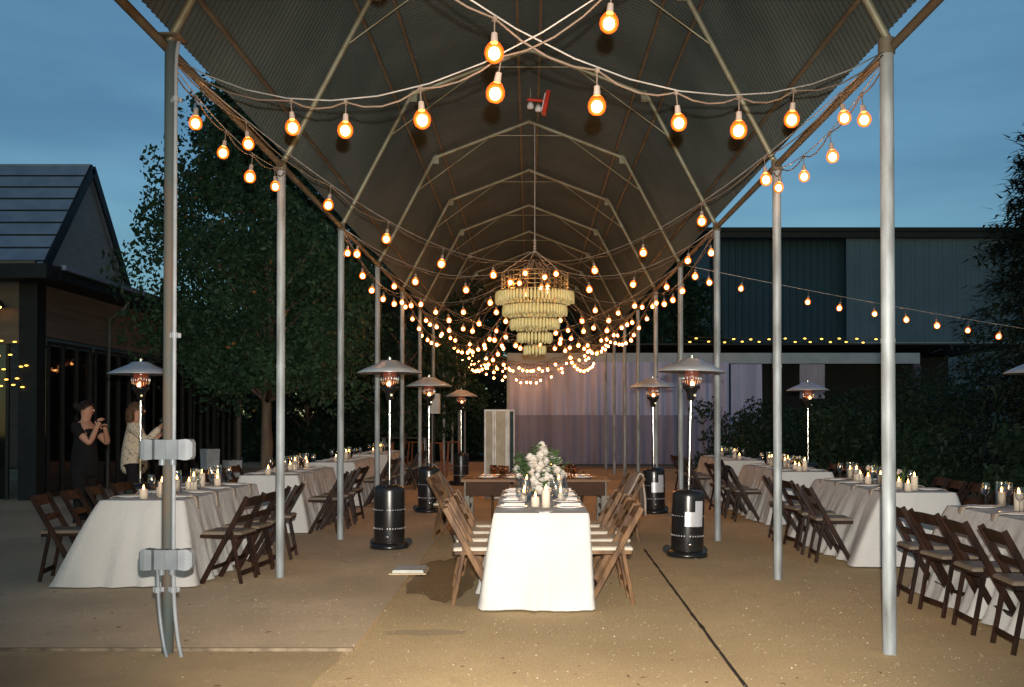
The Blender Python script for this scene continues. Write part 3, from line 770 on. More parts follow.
for s in (-1,1):
    for j in range(2):
        place('plate', None, (HX+s*.60, HY+.28+j*.45, T2), 0, '%s white plate at the %s end of the bare wooden table' % (ORD[j], GR(s)), 'plate', 'plates on the wooden table')
        place('plate', None, (HX+s*.27, HY+.22+j*.5, T2), 0, '%s white plate near the middle of the wooden table, %s' % (ORD[j], GR(s)), 'plate', 'plates on the wooden table')
for q, (x, y) in enumerate(((-.52,.20),(-.44,.34),(-.38,.22),(-.54,.5),(-.12,.16),(.42,.30),(.50,.22),(.46,.5),(.36,.42))):
    place('goblet', mk_goblet, (HX+x, HY+y, T2), 0, '%s amber glass goblet counting from the tree-side end of the wooden table' % ORD[q], 'goblet', 'amber goblets')
for q, (x, y) in enumerate(((-.02,.30),(.06,.5),(.14,.25),(.20,.45))):
    place('cand1', None, (HX+x, HY+y, T2), 0, '%s pillar candle counting from the tree-side end of the wooden table' % ORD[q], 'candle', 'candles on the wooden table')
b = MB()
b.add([(-.08,-.03,0),(.08,-.03,0),(.06,.05,0),(-.06,.05,0),(.01,.0,.135),(-.02,.01,.12)], [(0,1,4),(0,4,5),(1,2,4),(2,3,5,4),(3,0,5),(0,3,2,1)], LINENW)
tag(b.obj('standing_napkin', loc=(HX+.40, HY+.62, T2)), 'pointed folded ivory napkin standing among amber goblets', 'napkin')
for s in (-1,1):
    for j in range(3):
        chair(HX+s*(HW/2+.16), HY+.12+j*.52, 0 if s < 0 else PI, '%s brown folding chair at the %s end of the wooden table' % (ORD[j], GR(s)), 'chairs at the wooden table', warm=True)
for j in range(2):
    chair(HX-.42+j*.84, HY+HD+.25, -PI/2, 'brown chair behind the wooden table, on its %s' % ('tree side' if j == 0 else 'hedge side'), 'chairs at the wooden table', warm=True)

# fur throw on the chair at hedge-side end
def throw(name, loc, rz, m, w, zt, la, lb, label, cat, seed):
    b = MB(); n, k = 16, 14; vs = []
    for i in range(n+1):
        u = i/n; s_ = u*(la+lb)-la
        for j in range(k+1):
            v = j/k*2-1; wv = noise.noise((u*3+seed, v*2, 0))*.025
            if s_ < -.03: z = zt + (s_+.03) ; x = -.035-.05*abs(s_)+wv
            elif s_ > .03: z = zt-(s_-.03)*.87; x = .035+(s_-.03)*.48+wv
            else: z = zt+.028*(1-(s_/.03)**2)+.0; x = s_*1.1
            ww = w*(1+.15*noise.noise((u*2, seed, 5))); vs.append((x, v*ww-.02*noise.noise((u*4,v*3,seed)), z+noise.noise((v*2+seed, u, 2))*.02*abs(s_)*4))
    fs = [(i*(k+1)+j, i*(k+1)+j+1, (i+1)*(k+1)+j+1, (i+1)*(k+1)+j) for i in range(n) for j in range(k)]
    b.add(vs, fs, m, True); o = b.obj(name, loc=loc, rz=rz)
    so = o.modifiers.new('solid', 'SOLIDIFY'); so.thickness = .022; so.offset = 1
    return tag(o, label, cat)
throw('fur_throw', (HX+HW/2+.16+.235, HY+.30, 0), PI, FUR, .29, .83, .55, .36, 'beige fluffy throw draped over a chair back beside the wooden table', 'throw', 3.)
throw('black_shawl', (4.0-.38-.40-.235, 15.05, 0), 0, BLACKCL, .17, .80, .22, .22, 'black garment draped over a dark chair of the hedge-side row', 'shawl', 9.)
b = MB(); b.tube([(.02,-.20,.62),(-.02,-.16,.78),(-.02,-.02,.86),(-.02,.13,.80),(.0,.2,.68)], [.03,.038,.03,.036,.03], BLACKCL, 8)
tag(b.obj('black_scarf', loc=(4.0-.38-.40-.20, 15.62, 0)), 'rolled black scarf looped over a chair beside the black garment', 'scarf')

# ------------------------------------------------------------------ patio heaters
def mk_heater():
    r = root('patio_heater', (0,0,0), 'tall black patio heater there', 'patio heater')
    b = MB(); b.lathe([(0,0),(.225,0),(.225,.025),(.215,.05),(.19,.065),(0,.065)], BLACKPAINT, n=32); part(b, 'base', r)
    b = MB(); b.lathe([(.175,.066),(.178,.09),(.178,.66),(.172,.70),(.15,.725),(.04,.735),(0,.735)], BLACKPAINT, n=32)
    for z in (.235, .45):
        for k in range(36):
            if k % 9 == 8: continue
            t = 2*PI*k/36; c, s_ = math.cos(t), math.sin(t)
            b.box((.1785*c,.1785*s_,z),(.003,.011,.014 if z < .3 else .008),SILVERLBL,Matrix.Rotation(t,3,'Z'))
    part(b, 'tank_housing', r)
    b = MB(); b.lathe([(.0,0),(.03,0),(.03,.01),(0,.012)], BRIGHTMETAL, n=12); o = part(b, 'emblem', r, (0,-.178,.145)); o.rotation_euler = (PI/2,0,0)
    b = MB(); b.cyl((0,0,.735),(0,0,.79),.035,BLACKPAINT); b.cyl((0,0,.735),(0,0,1.84),.0165,BRIGHTMETAL,n=16); b.cyl((0,0,1.28),(0,0,1.31),.02,BRIGHTMETAL,n=16); part(b, 'pole', r)
    b = MB(); b.lathe([(.03,1.72),(.045,1.74),(.05,1.80),(.075,1.84),(.10,1.86),(.10,1.885),(.0,1.885)], BLACKPAINT, n=20); b.cyl((.03,-.05,1.78),(.03,-.075,1.78),.014,BRIGHTMETAL); part(b, 'burner_control', r)
    cg = MB()
    for k in range(20):
        t = 2*PI*k/20; c, s_ = math.cos(t), math.sin(t); cg.tube([(.085*c,.085*s_,1.885),(.105*c,.105*s_,1.95),(.105*c,.105*s_,2.10)], .0035, BRIGHTMETAL, 4)
    for z in (1.95,1.99,2.03,2.07,2.10): cg.tube([(.106*math.cos(2*PI*i/24), .106*math.sin(2*PI*i/24), z) for i in range(25)], .0035, BRIGHTMETAL, 4)
    part(cg, 'burner_cage', r)
    b = MB(); b.lathe([(.03,1.885),(.055,1.90),(.078,1.98),(.080,2.06),(.06,2.09),(0,2.095)], mat('hot_burner_screen', (.10,.05,.04), .6, emit=(1.,.12,.02), es=.16), n=20); bs = part(b, 'burner_screen', r)
    b = MB(); b.ball((0,-.07,1.905), .022, emis('steel_glint', (1.,.45,.16), 14.), 8, 6, (1,1,1.5)); part(b, 'flame', bs)  # this flame is a glowing ball painting the glint on polished steel
    b = MB(); b.lathe([(0,2.125),(.10,2.12),(.27,2.075),(.375,2.035),(.378,2.045),(.27,2.10),(.15,2.15),(.10,2.185),(0,2.195)], DISH, n=40)
    b.cyl((0,0,2.19),(0,0,2.225),.02,BRIGHTMETAL); b.cyl((0,0,2.09),(0,0,2.125),.012,BRIGHTMETAL); part(b, 'reflector', r)
    b = MB(); b.cyl((-.20,.12,.05),(-.20,.16,.05),.05,BLACKMAT,n=16); part(b, 'wheel', r); b = MB(); b.cyl((.20,.12,.05),(.20,.16,.05),.05,BLACKMAT,n=16); part(b, 'wheel', r)
    return r
HT = [(-1.63,11.7,'black patio heater nearest the third tree-side post','g',0),
      (-1.63,16.3,'black patio heater behind the near one on the tree side of the aisle','g',.6),
      (1.75,11.1,'black patio heater with silver label near the central table, hedge side','g',0),
      (2.04,16.3,'black patio heater with silver label standing before the lilac curtain','g',-.5),
      (-4.66,12.0,'patio heater standing behind the tree-side tables near the two guests','g',.3),
      (5.02,18.0,'patio heater standing behind the hedge-side tables against the shrubs','g',.8),
      (5.82,11.4,'patio heater at the frame edge beyond the hedge-side row','g',2.),
      (-1.56,23.0,'farthest patio heater, deep in the aisle by the dark trees','g',1.)]
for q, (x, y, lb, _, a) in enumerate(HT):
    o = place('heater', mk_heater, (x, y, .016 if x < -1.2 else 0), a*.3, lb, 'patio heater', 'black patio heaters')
    if q in (2, 3):
        o.rotation_euler = (0, math.radians(1.6 if q == 2 else -.6), 0)
        b = MB()
        def patch(a0, a1, z0, z1):
            n = 6
            vs = [(.1806*math.cos(a0+(a1-a0)*i/n), .1806*math.sin(a0+(a1-a0)*i/n), z) for z in (z0, z1) for i in range(n+1)]
            b.add(vs, [(i, i+1, i+n+2, i+n+1) for i in range(n)], SILVERLBL, True)
        patch(math.radians(-110), math.radians(-68), .34, .50); patch(math.radians(-74), math.radians(-40), .34, .62)
        part(b, 'sticker', o)

# ------------------------------------------------------------------ things at the back of the aisle
def drape_mb(x0, x1, z0, z1, m, waves, amp, seed, split=None):
    b = MB(); n = int(waves*12); vs = []; rows = 8
    for j in range(rows+1):
        v = j/rows
        for i in range(n+1):
            u = i/n; ph = u*waves*2*PI+1.5*noise.noise((u*9+seed,0,0))
            vs.append((x0+(x1-x0)*u, amp*(math.sin(ph)*.45+1.5*noise.noise((u*waves*1.3, seed*3, v*.3)))*(.5+.5*(1-v))+.03*noise.noise((u*20,v*2,seed)), z0+(z1-z0)*v))
    b.add(vs, [(j*(n+1)+i, j*(n+1)+i+1, (j+1)*(n+1)+i+1, (j+1)*(n+1)+i) for j in range(rows) for i in range(n)], m, True)
    return b
r = root('curtain', (0, 31.9, 0), 'wide lilac-grey curtain wall closing the far end behind the aisle', 'curtain')
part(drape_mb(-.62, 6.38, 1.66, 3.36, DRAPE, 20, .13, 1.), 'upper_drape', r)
part(drape_mb(-.60, 6.38, .03, 1.67, DRAPEDK, 20, .10, 1.), 'lower_drape', r, (0,-.24,0))  # lower half drawn in a darker tone than the upper
b = MB(); b.cyl((-.62,-.50,.10),(6.38,-.50,.10),.035,POSTGREEN,n=8); part(b, 'bottom_rail', r)
b = MB(); b.box((-.66,0,1.7),(.09,.09,3.4),WHITEBEAM); part(b, 'side_post', r)
r = root('canopy', (0, 33, 0), 'long low canopy with white fascia beam in front of the warehouse', 'canopy')
b = MB(); b.box((5.9,-1.0,3.49),(13.2,.10,.34),WHITEBEAM); part(b, 'fascia_beam', r)
b = MB(); b.box((8.2,2.2,3.95),(16,6.2,.06),DARKTRIM); part(b, 'roof', r)
b = MB(); b.box((9.5,5.2,2.2),(13,.1,4.4),DARKTRIM); part(b, 'back_wall', r)
for x in (7.9, 12.4):
    b = MB(); b.box((x,-1.0,1.66),(.22,.2,3.31),mat('dark_plum_post',(.10,.08,.11),.7)); part(b, 'post', r)
o = drape_mb(6.45, 7.45, .05, 3.3, DRAPE, 4, .05, 4.).obj('drape', loc=(0,31.95,0)); tag(o, 'narrower lilac curtain panel just right of the wide curtain wall', 'curtain')
o['label'] = 'narrow lilac curtain panel between the wide curtain wall and the plum post'
o = drape_mb(8.65, 9.45, 2.2, 3.3, DRAPEW, 4, .03, 6.).obj('drape', loc=(0,31.95,0)); tag(o, 'short pale sheer curtain hanging under the white beam above shrubs', 'curtain')
for k, yy in enumerate((31.4, 32.6, 33.8)):
    rr = root('string_light', (5.0, yy, 4.12), '%s row of small yellow lights above the white canopy beam' % ['nearest','middle','farthest'][k], 'string light', 'yellow lights over the canopy')
    b = MB(); b.tube([(0,0,0),(3,0,-.06),(6.4,0,.02)], .006, CORD, 4); part(b, 'cord', rr)
    b = MB(); YB = emis('yellow_bulb', (1.,.55,.08), 5.); b.ball((0,0,0), .03, YB, 6, 4, (1.6,1,.7)); me = b.mesh('bulb')
    for q in range(11):
        o = bpy.data.objects.new('bulb', me); COL.objects.link(o); o.parent = rr; o.location = (.3+q*.56+R.uniform(-.06,.06), 0, -.06+.1*q/11*0+R.uniform(-.02,.02))

r = root('pale_column', (1.95, 34.0, 0), 'pale fluted column rising behind the curtain top', 'column')
b = MB(); b.lathe([(.26,0),(.26,.3),(.2,.34),(.2,5.7),(.26,5.76),(.26,5.95),(0,5.95)], mat('cream_stone',(.34,.30,.19),.8), n=14, smooth=False); part(b, 'shaft', r)

# mirror-like folding screen
r = root('folding_screen', (-.50, 19.0, 0), 'tall pale folding screen with white frame standing behind the wooden table', 'screen', rz=.1)
PANEL = mat('beige_screen_panel', (.42,.38,.30), .4, 0, (.30,.27,.21), 4)
WF = mat('white_frame_paint', (.70,.70,.68), .4)
for q, (x, w, a, m_) in enumerate(((-.25,.17,-.5,PANEL),(-.04,.22,.15,PANEL),(.16,.17,.9,mat('teal_panel',(.05,.09,.10),.3)))):
    b = MB(); M3 = Matrix.Rotation(a,3,'Z'); b.box((x,0,.86),(w,.02,1.62),m_,M3)
    sub = part(b, 'panel', r)
    b = MB()
    for sx in (-1,1): b.box(Vector((x,0,.86))+M3@Vector((sx*w/2,0,0)),(.035,.035,1.70),WF,M3)
    b.box((x,0,1.69),(w,.03,.035),WF,M3); b.box((x,0,.04),(w,.03,.035),WF,M3); part(b, 'frame', sub)

# loudspeaker on stand
r = root('speaker_stand', (-1.92, 20.2, .016), 'slim black speaker stand behind the second tree-side heater', 'speaker stand')
b = MB(); b.cyl((0,0,.1),(0,0,1.62),.018,BLACKMAT); part(b, 'pole', r)
for k in range(3):
    a = 2*PI*k/3; b = MB(); b.cyl((0,0,.62),(.42*math.cos(a),.42*math.sin(a),.01),.012,GALV); part(b, 'leg', r)
r = root('loudspeaker', (-1.92, 20.2, 1.64), 'white loudspeaker mounted on the slim stand under bulbs', 'loudspeaker')
b = MB(); b.box((0,0,.20),(.24,.24,.40),mat('speaker_grey',(.50,.51,.50),.5),bev=.02); part(b, 'cabinet', r)
b = MB(); b.box((0,-.125,.20),(.20,.012,.35),mat('speaker_grille',(.38,.39,.39),.6)); part(b, 'grille', r)
# wooden stools at the back
def mk_stool():
    r = root('bar_stool', (0,0,0), 'high wooden stool at back', 'stool')
    b = MB(); b.box((0,0,.92),(.34,.30,.03),OCHRE,bev=.008); part(b, 'seat', r)
    for sx in (-1,1):
        for sy in (-1,1):
            b = MB(); b.bar((sx*.13,sy*.11,.905),(sx*.19,sy*.16,0),.03,.03,OCHRE); part(b, 'leg', r)
    for z in (.3,.3001): pass
    b = MB(); b.box((0,-.145,.3),(.32,.02,.03),OCHRE); b.box((0,.145,.3),(.32,.02,.03),OCHRE); part(b, 'footrest', r)
    return r
for x, y, lb in ((-3.55,25,'reddish wooden stool by the tree-side posts far back'),(-2.95,26,'reddish wooden stool beside the high cocktail table far back'),(-2.35,25.2,'reddish wooden stool nearest the loudspeaker stand'),(-1.98,26.3,'reddish stool farthest back beneath the end lights')):
    place('stool', mk_stool, (x, y, .016), R.uniform(-.3,.3), lb, 'stool', 'high wooden stools')
r = root('cocktail_table', (-3.05, 24.5, .016), 'high narrow cocktail table with thin metal legs among stools', 'table')
b = MB(); b.box((0,0,1.06),(1.2,.5,.03),mat('dark_table',(.05,.045,.04),.5),bev=.006); part(b, 'tabletop', r)
for sx in (-1,1):
    for sy in (-1,1): b = MB(); b.cyl((sx*.5,sy*.18,1.045),(sx*.56,sy*.2,0),.013,GALV,n=8); part(b, 'leg', r)

# grey planters behind the tree-side row
for x, y, h, lb in ((-5.42,17.0,1.0,'taller grey square planter behind the tree-side tables'),(-5.1,17.2,.80,'shorter grey square planter behind the tree-side tables')):
    r = root('planter', (x, y, .016), lb, 'planter', 'grey planters')
    b = MB(); b.lathe([(0,0),(.13,0),(.17,h),(.15,h),(.14,h-.08),(0,h-.08)], mat('planter_grey',(.26,.28,.29),.7), n=4, smooth=False); part(b, 'pot', r)
    b = MB()
    for k in range(6): sprig(b, (0,0,h-.1), (R.uniform(-.1,.1),R.uniform(-.1,.1),h+R.uniform(.02,.1)), 6, .06, LEAFB)
    part(b, 'plant', r)

# ------------------------------------------------------------------ trees and shrubs
def leaves_mb(clumps, nper, size, m, m2=None, frac2=0., flat=.6, rnd=None):
    b = MB(); rn = rnd or R; V = []; F = []; F2 = []; V2 = []
    for (c, rad) in clumps:
        for k in range(nper):
            while True:
                d = Vector((rn.uniform(-1,1), rn.uniform(-1,1), rn.uniform(-1,1)))
                if d.length <= 1: break
            d = d*(.45+.55*rn.random()) if rn.random() < .5 else d.normalized()*rn.uniform(.75,1.05)
            p = c + Vector((d.x*rad, d.y*rad, d.z*rad*.75))
            s_ = size*rn.uniform(.6,1.35); a = Vector((rn.gauss(0,1),rn.gauss(0,1),rn.gauss(0,flat))).normalized(); u = a.orthogonal().normalized()
            q = Matrix.Rotation(rn.uniform(0,6.28),3,a); u = q@u; w = a.cross(u)
            VV, FF = (V2, F2) if rn.random() < frac2 else (V, F)
            o = len(VV); VV += [p-u*s_*.5, p+w*s_*.28+a*s_*.05, p+u*s_*.5, p-w*s_*.28+a*s_*.05]; FF.append((o,o+1,o+2,o+3))
    b.add(V, F, m)
    if F2: b.add(V2, F2, m2)
    return b
def tree(name, loc, H, crown_z, rad, label, nclump, nper, lsize, m, trunk_r, seed, m2=None, f2=0., group=None, top=.5, sy=1.):
    rn = random.Random(seed); r = root(name, loc, label, 'tree', group)
    b = MB(); pts = [Vector((0,0,-.05))]
    for i in range(1,8): pts.append(Vector((rn.gauss(0,.05), rn.gauss(0,.05), H*.85*i/7)))
    b.tube(pts, [trunk_r*(1.15 if i == 0 else 1-.11*i) for i in range(8)], BARK, 10)
    clumps = []
    for k in range(nclump):
        h = crown_z + (H-crown_z)*(k+.5)/nclump; f = (h-crown_z)/(H-crown_z)
        w = rad*(math.sin(PI*min(1, .18+f*.82))**.6)*(1-f*top*.6)
        a = k*2.4+rn.uniform(-.5,.5); q = w*math.sqrt(rn.uniform(.1,1.))
        e = Vector((q*math.cos(a), q*math.sin(a)*sy, h+rn.uniform(-.2,.2))); st = Vector((0,0,max(crown_z*.85, h-q*.7)))
        if k % 2 == 0: b.tube([st, (st+e)/2+Vector((0,0,.1)), e], [trunk_r*.34, trunk_r*.2, trunk_r*.07], BARK, 5)
        clumps.append((e, rad*rn.uniform(.26,.42)))
    part(b, 'trunk', r)
    part(leaves_mb(clumps, nper, lsize, m, m2, f2, rnd=rn), 'crown', r)
    return r
tree('oak_tree', (-5.35, 20.4, 0), 8.3, 2.2, 2.45, 'big leafy oak with a few rust-coloured leaves, its trunk behind the tree-side tables', 100, 640, .115, LEAFA, .14, 4, LEAFR, .003, top=.35)
tree('dense_tree', (-3.4, 27.5, 0), 7.6, 1.4, 2.3, 'dark leafy tree beyond the posts, just beside the oak', 60, 420, .15, LEAFB, .12, 9, top=.3)
hd = leaves_mb([(Vector((x*.8, 39.+.5*math.sin(x), 1.0+.3*math.sin(x*2.3))), 1.1) for x in range(-26, 9)], 500, .22, LEAFB)
tag(hd.obj('hedge_foliage'), 'continuous dark hedge closing the yard behind the trees', 'hedge', kind='stuff')
BG = 'dark trees behind the pavilion end'
for k, (x, y, h, rd, lb) in enumerate(((-8.2,37,8.2,3.0,'broad dark tree behind the oak, nearest the house'),(-4.6,42,8.6,3.2,'dark tree standing behind the high stools'),(-1.4,43,8.8,3.2,'dark tree directly behind the folding screen'),(2.2,44,9.2,3.2,'dark tree rising behind the pale column'),(5.6,43,8.6,2.8,'dark tree between the pale column and the warehouse'))):
    tree('dense_tree', (x, y, 0), h, .2, rd, lb, 62, 360, .24, LEAFB, .15, 20+k, group=BG, top=.2)
# conifer
rn = random.Random(3); r = root('conifer_tree', (9.55, 18.0, 0), 'tall dark conifer with drooping ragged boughs beyond the hedge', 'tree')
b = MB(); b.tube([(0,0,-.05),(0,0,3),(0,0,6.6)], [.14,.09,.02], BARK, 8)
V = []; F = []
for k in range(210):
    z = .5+6.1*(k/210)**1.05; ln = (2.1*(1-(z-.6)/6.6)+.35)*rn.uniform(.7,1.15); a = k*2.4
    e = Vector((ln*math.cos(a), ln*math.sin(a), z-.12*ln+rn.uniform(-.1,.25))); b.tube([(0,0,z),e*.5+Vector((0,0,z*.5+.08)),e], [.022,.014,.004], CONIF, 4)
    for q in range(150):
        t = rn.uniform(.15,1.05); p = Vector((0,0,z)).lerp(e, t)+Vector((rn.gauss(0,.12),rn.gauss(0,.12),rn.gauss(-.03,.09)))
        d = (e-Vector((0,0,z))).normalized()*.8+Vector((rn.gauss(0,.5),rn.gauss(0,.5),rn.gauss(-.2,.3))); d = d.normalized()*rn.uniform(.12,.26); sd = d.cross(Vector((0,0,1))).normalized()*.032
        o_ = len(V); V += [p-sd, p+sd, p+d]; F.append((o_,o_+1,o_+2))
part(b, 'trunk', r); b = MB(); b.add(V, F, CONIF); part(b, 'crown', r)
# shrubs along the hedge side
def shrub(x, y, w, d, h, lb, seed):
    rn = random.Random(seed); r = root('shrub', (x, y, 0), lb, 'shrub', 'dark shrubs along the hedge side')
    cl = []
    for k in range(26):
        cl.append((Vector((rn.uniform(-w,w)*.8, rn.uniform(-d,d)*.8, h*rn.uniform(.12,.80))), h*.24))
    part(leaves_mb(cl, 170, .12, LEAFB, rnd=rn), 'foliage', r)
    b = MB()
    for k in range(5): b.tube([(0,0,0),(rn.uniform(-w,w)*.5,rn.uniform(-d,d)*.5,h*.6)], [.03,.01], BARK, 5)
    part(b, 'stem', r)
SH = [(5.9,27,1.3,.8,2.3,'rounded shrub below the lilac curtain panel'),(8.3,27.5,1.4,.8,2.6,'rounded shrub below the short pale sheer curtain'),(10.9,27,1.5,.9,3.3,'large dark shrub below the end of the white beam'),
      (7.2,22.5,1.1,.8,1.9,'low shrub behind the heater on the hedge side'),(9.2,22.0,1.2,.8,2.6,'leafy shrub behind the front post on the hedge side'),(7.4,18.6,.9,.7,1.5,'small near shrub behind the second hedge-side table'),
      (11.4,20.6,1.3,.8,3.0,'tall shrub behind the conifer'),(8.2,15.4,.8,.8,1.5,'low shrub below the conifer at the frame edge'),(13.6,26,1.5,.9,3.6,'farthest tall shrub behind the conifer crown')]
for q, a in enumerate(SH): shrub(*a, 60+q)

# ------------------------------------------------------------------ warehouse
r = root('warehouse', (0, 44, 0), 'huge dark teal metal-sided warehouse behind the hedge', 'building')
def corr_wall(x0, x1, z0, z1, m, pitch=.3, d=.04):
    b = MB(); V = []; n = int((x1-x0)/pitch)
    for i in range(n):
        x = x0+i*pitch
        for (dx, dy) in ((0,0),(pitch*.62,0),(pitch*.7,-d),(pitch*.92,-d)): V.append((x+dx, dy))
    V.append((x0+n*pitch, 0)); vs = [(x,y,z) for z in (z0,z1) for (x,y) in V]; w = len(V)
    b.add(vs, [(i,i+1,i+1+w,i+w) for i in range(w-1)], m); return b
part(corr_wall(8.0, 14.0, 0, 9.55, TEAL), 'wall', r)
part(corr_wall(13.8, 44.0, 0, 9.55, TEALLT, .6, .03), 'wall', r, (0,-.6,0))
b = MB(); b.box((26,14,9.75),(37,30,.16),DARKTRIM); b.box((26,-.80,9.60),(36.4,.2,.38),DARKTRIM); part(b, 'roof', r)
b = MB(); b.box((8.0,14,4.77),(.1,28,9.5),TEAL); part(b, 'side_wall', r)
b = MB(); b.box((26,-.9,4.75),(24,.14,.22),WHITEBEAM); part(b, 'sill_band', r)

# ------------------------------------------------------------------ house with gable
hs = root('house', (-9.22, 18.7, 0), 'dark timber building with shingled gable roof and glazed ground floor', 'building')
b = MB()
# walls: front (faces camera) above glazing, side (faces pavilion)
b.box((-6.0, .06, 3.72),(11.9,.12,1.56),SIDING); part(b, 'front_wall', hs)
b = MB(); b.box((-.06, 6.7, 3.75),(.12,13.1,1.3),SIDING); part(b, 'side_wall', hs)
b = MB(); b.box((-6.0,13.3,2.2),(12,.12,4.4),SIDING); part(b, 'back_wall', hs)
b = MB(); b.add([(-.02,.25,4.38),(-.02,4.15,4.38),(-.02,2.2,6.72),(-.14,.25,4.38),(-.14,4.15,4.38),(-.14,2.2,6.72)], [(0,1,2),(3,5,4),(0,3,4,1),(1,4,5,2),(2,5,3,0)], HOUSEGREY); part(b, 'gable', hs)
b = MB()
for k in range(9):
    for sgn in (-1,1):
        t0, t1 = k/9, (k+1)/9+.012
        y0 = 2.2+sgn*(2.2*(1-t0)); y1 = 2.2+sgn*(2.2*(1-t1)); z0 = 4.22+2.62*t0+.04; z1 = 4.22+2.62*t1
        vs = [(.05,y0,z0),(-12,y0,z0),(-12,y1,z1),(.05,y1,z1),(.05,y0,z0-.05),(-12,y0,z0-.05),(-12,y1,z1-.05),(.05,y1,z1-.05)]
        b.add(vs, [(0,3,2,1),(4,5,6,7),(1,2,6,5),(2,3,7,6),(3,0,4,7)], ROOFMET); b.add(vs, [(0,1,5,4)], DARKTRIM)
part(b, 'roof', hs)
b = MB()
for sgn in (-1,1): b.bar((.075,2.2+sgn*2.2,4.18),(.075,2.2,6.78),.20,.05,DARKTRIM,up=(1,0,0))
part(b, 'rake_board', hs)
b = MB(); b.box((.32,6.4,4.20),(.62,13.6,.26),DARKTRIM); b.box((-5.6,-.62,4.18),(12.4,.5,.26),DARKTRIM); part(b, 'eave', hs)
b = MB(); b.box((.66,6.4,4.31),(.10,13.5,.09),ROOFMET); part(b, 'gutter', hs)
b = MB(); vs = [(.4,5.4,4.34),(.4,13.5,4.34),(-3.2,13.5,5.5),(-3.2,5.4,5.5)]; b.add(vs, [(0,1,2,3)], ROOFMET); part(b, 'lean_to_roof', hs)
b = MB(); b.box((-.1,.05,2.05),(.34,.34,4.1),DARKTRIM); part(b, 'corner_post', hs)
for k in range(6):
    b = MB(); y0 = .55+k*2.1; b.box((-.10,y0+.98,1.50),(.04,1.9,2.9),DARKGLASS); w = part(b, 'window', hs)
    b = MB()
    for q in range(4): b.box((-.06,y0+.06+q*.61,1.52),(.05,.05,3.0),mat('dark_mullion',(.035,.035,.033),.4))
    b.box((-.06,y0+.98,3.0),(.05,1.9,.07),mat('dark_mullion',(.035,.035,.033),.4)); b.box((-.06,y0+.98,.06),(.05,1.9,.1),mat('dark_mullion',(.035,.035,.033),.4)); part(b, 'window_frame', w)
for k in range(4):
    b = MB(); x0 = -.5-k*2.3; b.box((x0-1.1,.10,1.48),(2.1,.04,2.9),DARKGLASS); w = part(b, 'window', hs)
    b = MB()
    for q in range(3): b.box((x0-.06-q*1.02,.06,1.48),(.06,.05,2.92),mat('dark_mullion',(.035,.035,.033),.4))
    part(b, 'window_frame', w)
b = MB(); b.tube([(.66,3.0,4.26),(.40,3.0,3.9),(.10,3.0,3.7),(.10,3.0,0)], .035, mat('downpipe_grey',(.14,.16,.15),.5), 8); part(b, 'downpipe', hs)
b = MB(); b.box((-.09,6.0,1.5),(.02,.4,1.9),DARKTRIM); part(b, 'door', hs)
# wall lamp
r = root('wall_lamp', (-9.25, 18.62, 3.55), 'small amber wall lamp on the siding at the frame edge', 'wall lamp')
b = MB(); b.lathe([(0,.1),(.03,.1),(.10,-.02),(.095,-.02),(.02,.08)], DARKTRIM, n=14); part(b, 'lamp_shade', r)
b = MB(); b.ball((0,-.02,-.01), .035, emis('amber_lamp', (1.,.35,.06), 20.)); part(b, 'bulb', r)
r.location = (-9.80, 18.50, 3.62)
b = MB(); me = None
for q, (x, z) in enumerate(((-9.55,2.95),(-9.75,2.82),(-9.45,2.62),(-9.7,2.55),(-9.5,2.30),(-9.75,2.25),(-9.6,2.05),(-9.35,2.1),(-8.95,3.0),(-8.95,2.88))):
    pass
rr = root('string_light', (-9.85, 18.55, 3.0), 'added strand of yellow glows imitating lights reflected in the glazed front', 'string light')  # added strand; its beads paint string lights reflected in the window glass
b = MB(); b.tube([(0,0,0),(.35,-.02,-.25),(.15,0,-.5),(.5,0,-.7),(.1,0,-.95)], .004, CORD, 4); part(b, 'cord', rr)
b = MB(); b.ball((0,0,0), .022, emis('yellow_bulb', (1.,.55,.08), 5.), 6, 4, (1.8,1,.6)); me = b.mesh('bulb')
for q, (x, z) in enumerate(((.05,-.02),(.3,-.04),(.0,-.3),(.22,-.28),(.1,-.55),(.42,-.5),(.52,-.48),(.15,-.74),(.35,-.72),(.05,-.86),(.28,-.84),(.45,-.88))):
    o = bpy.data.objects.new('bulb', me); COL.objects.link(o); o.parent = rr; o.location = (x, 0, z)

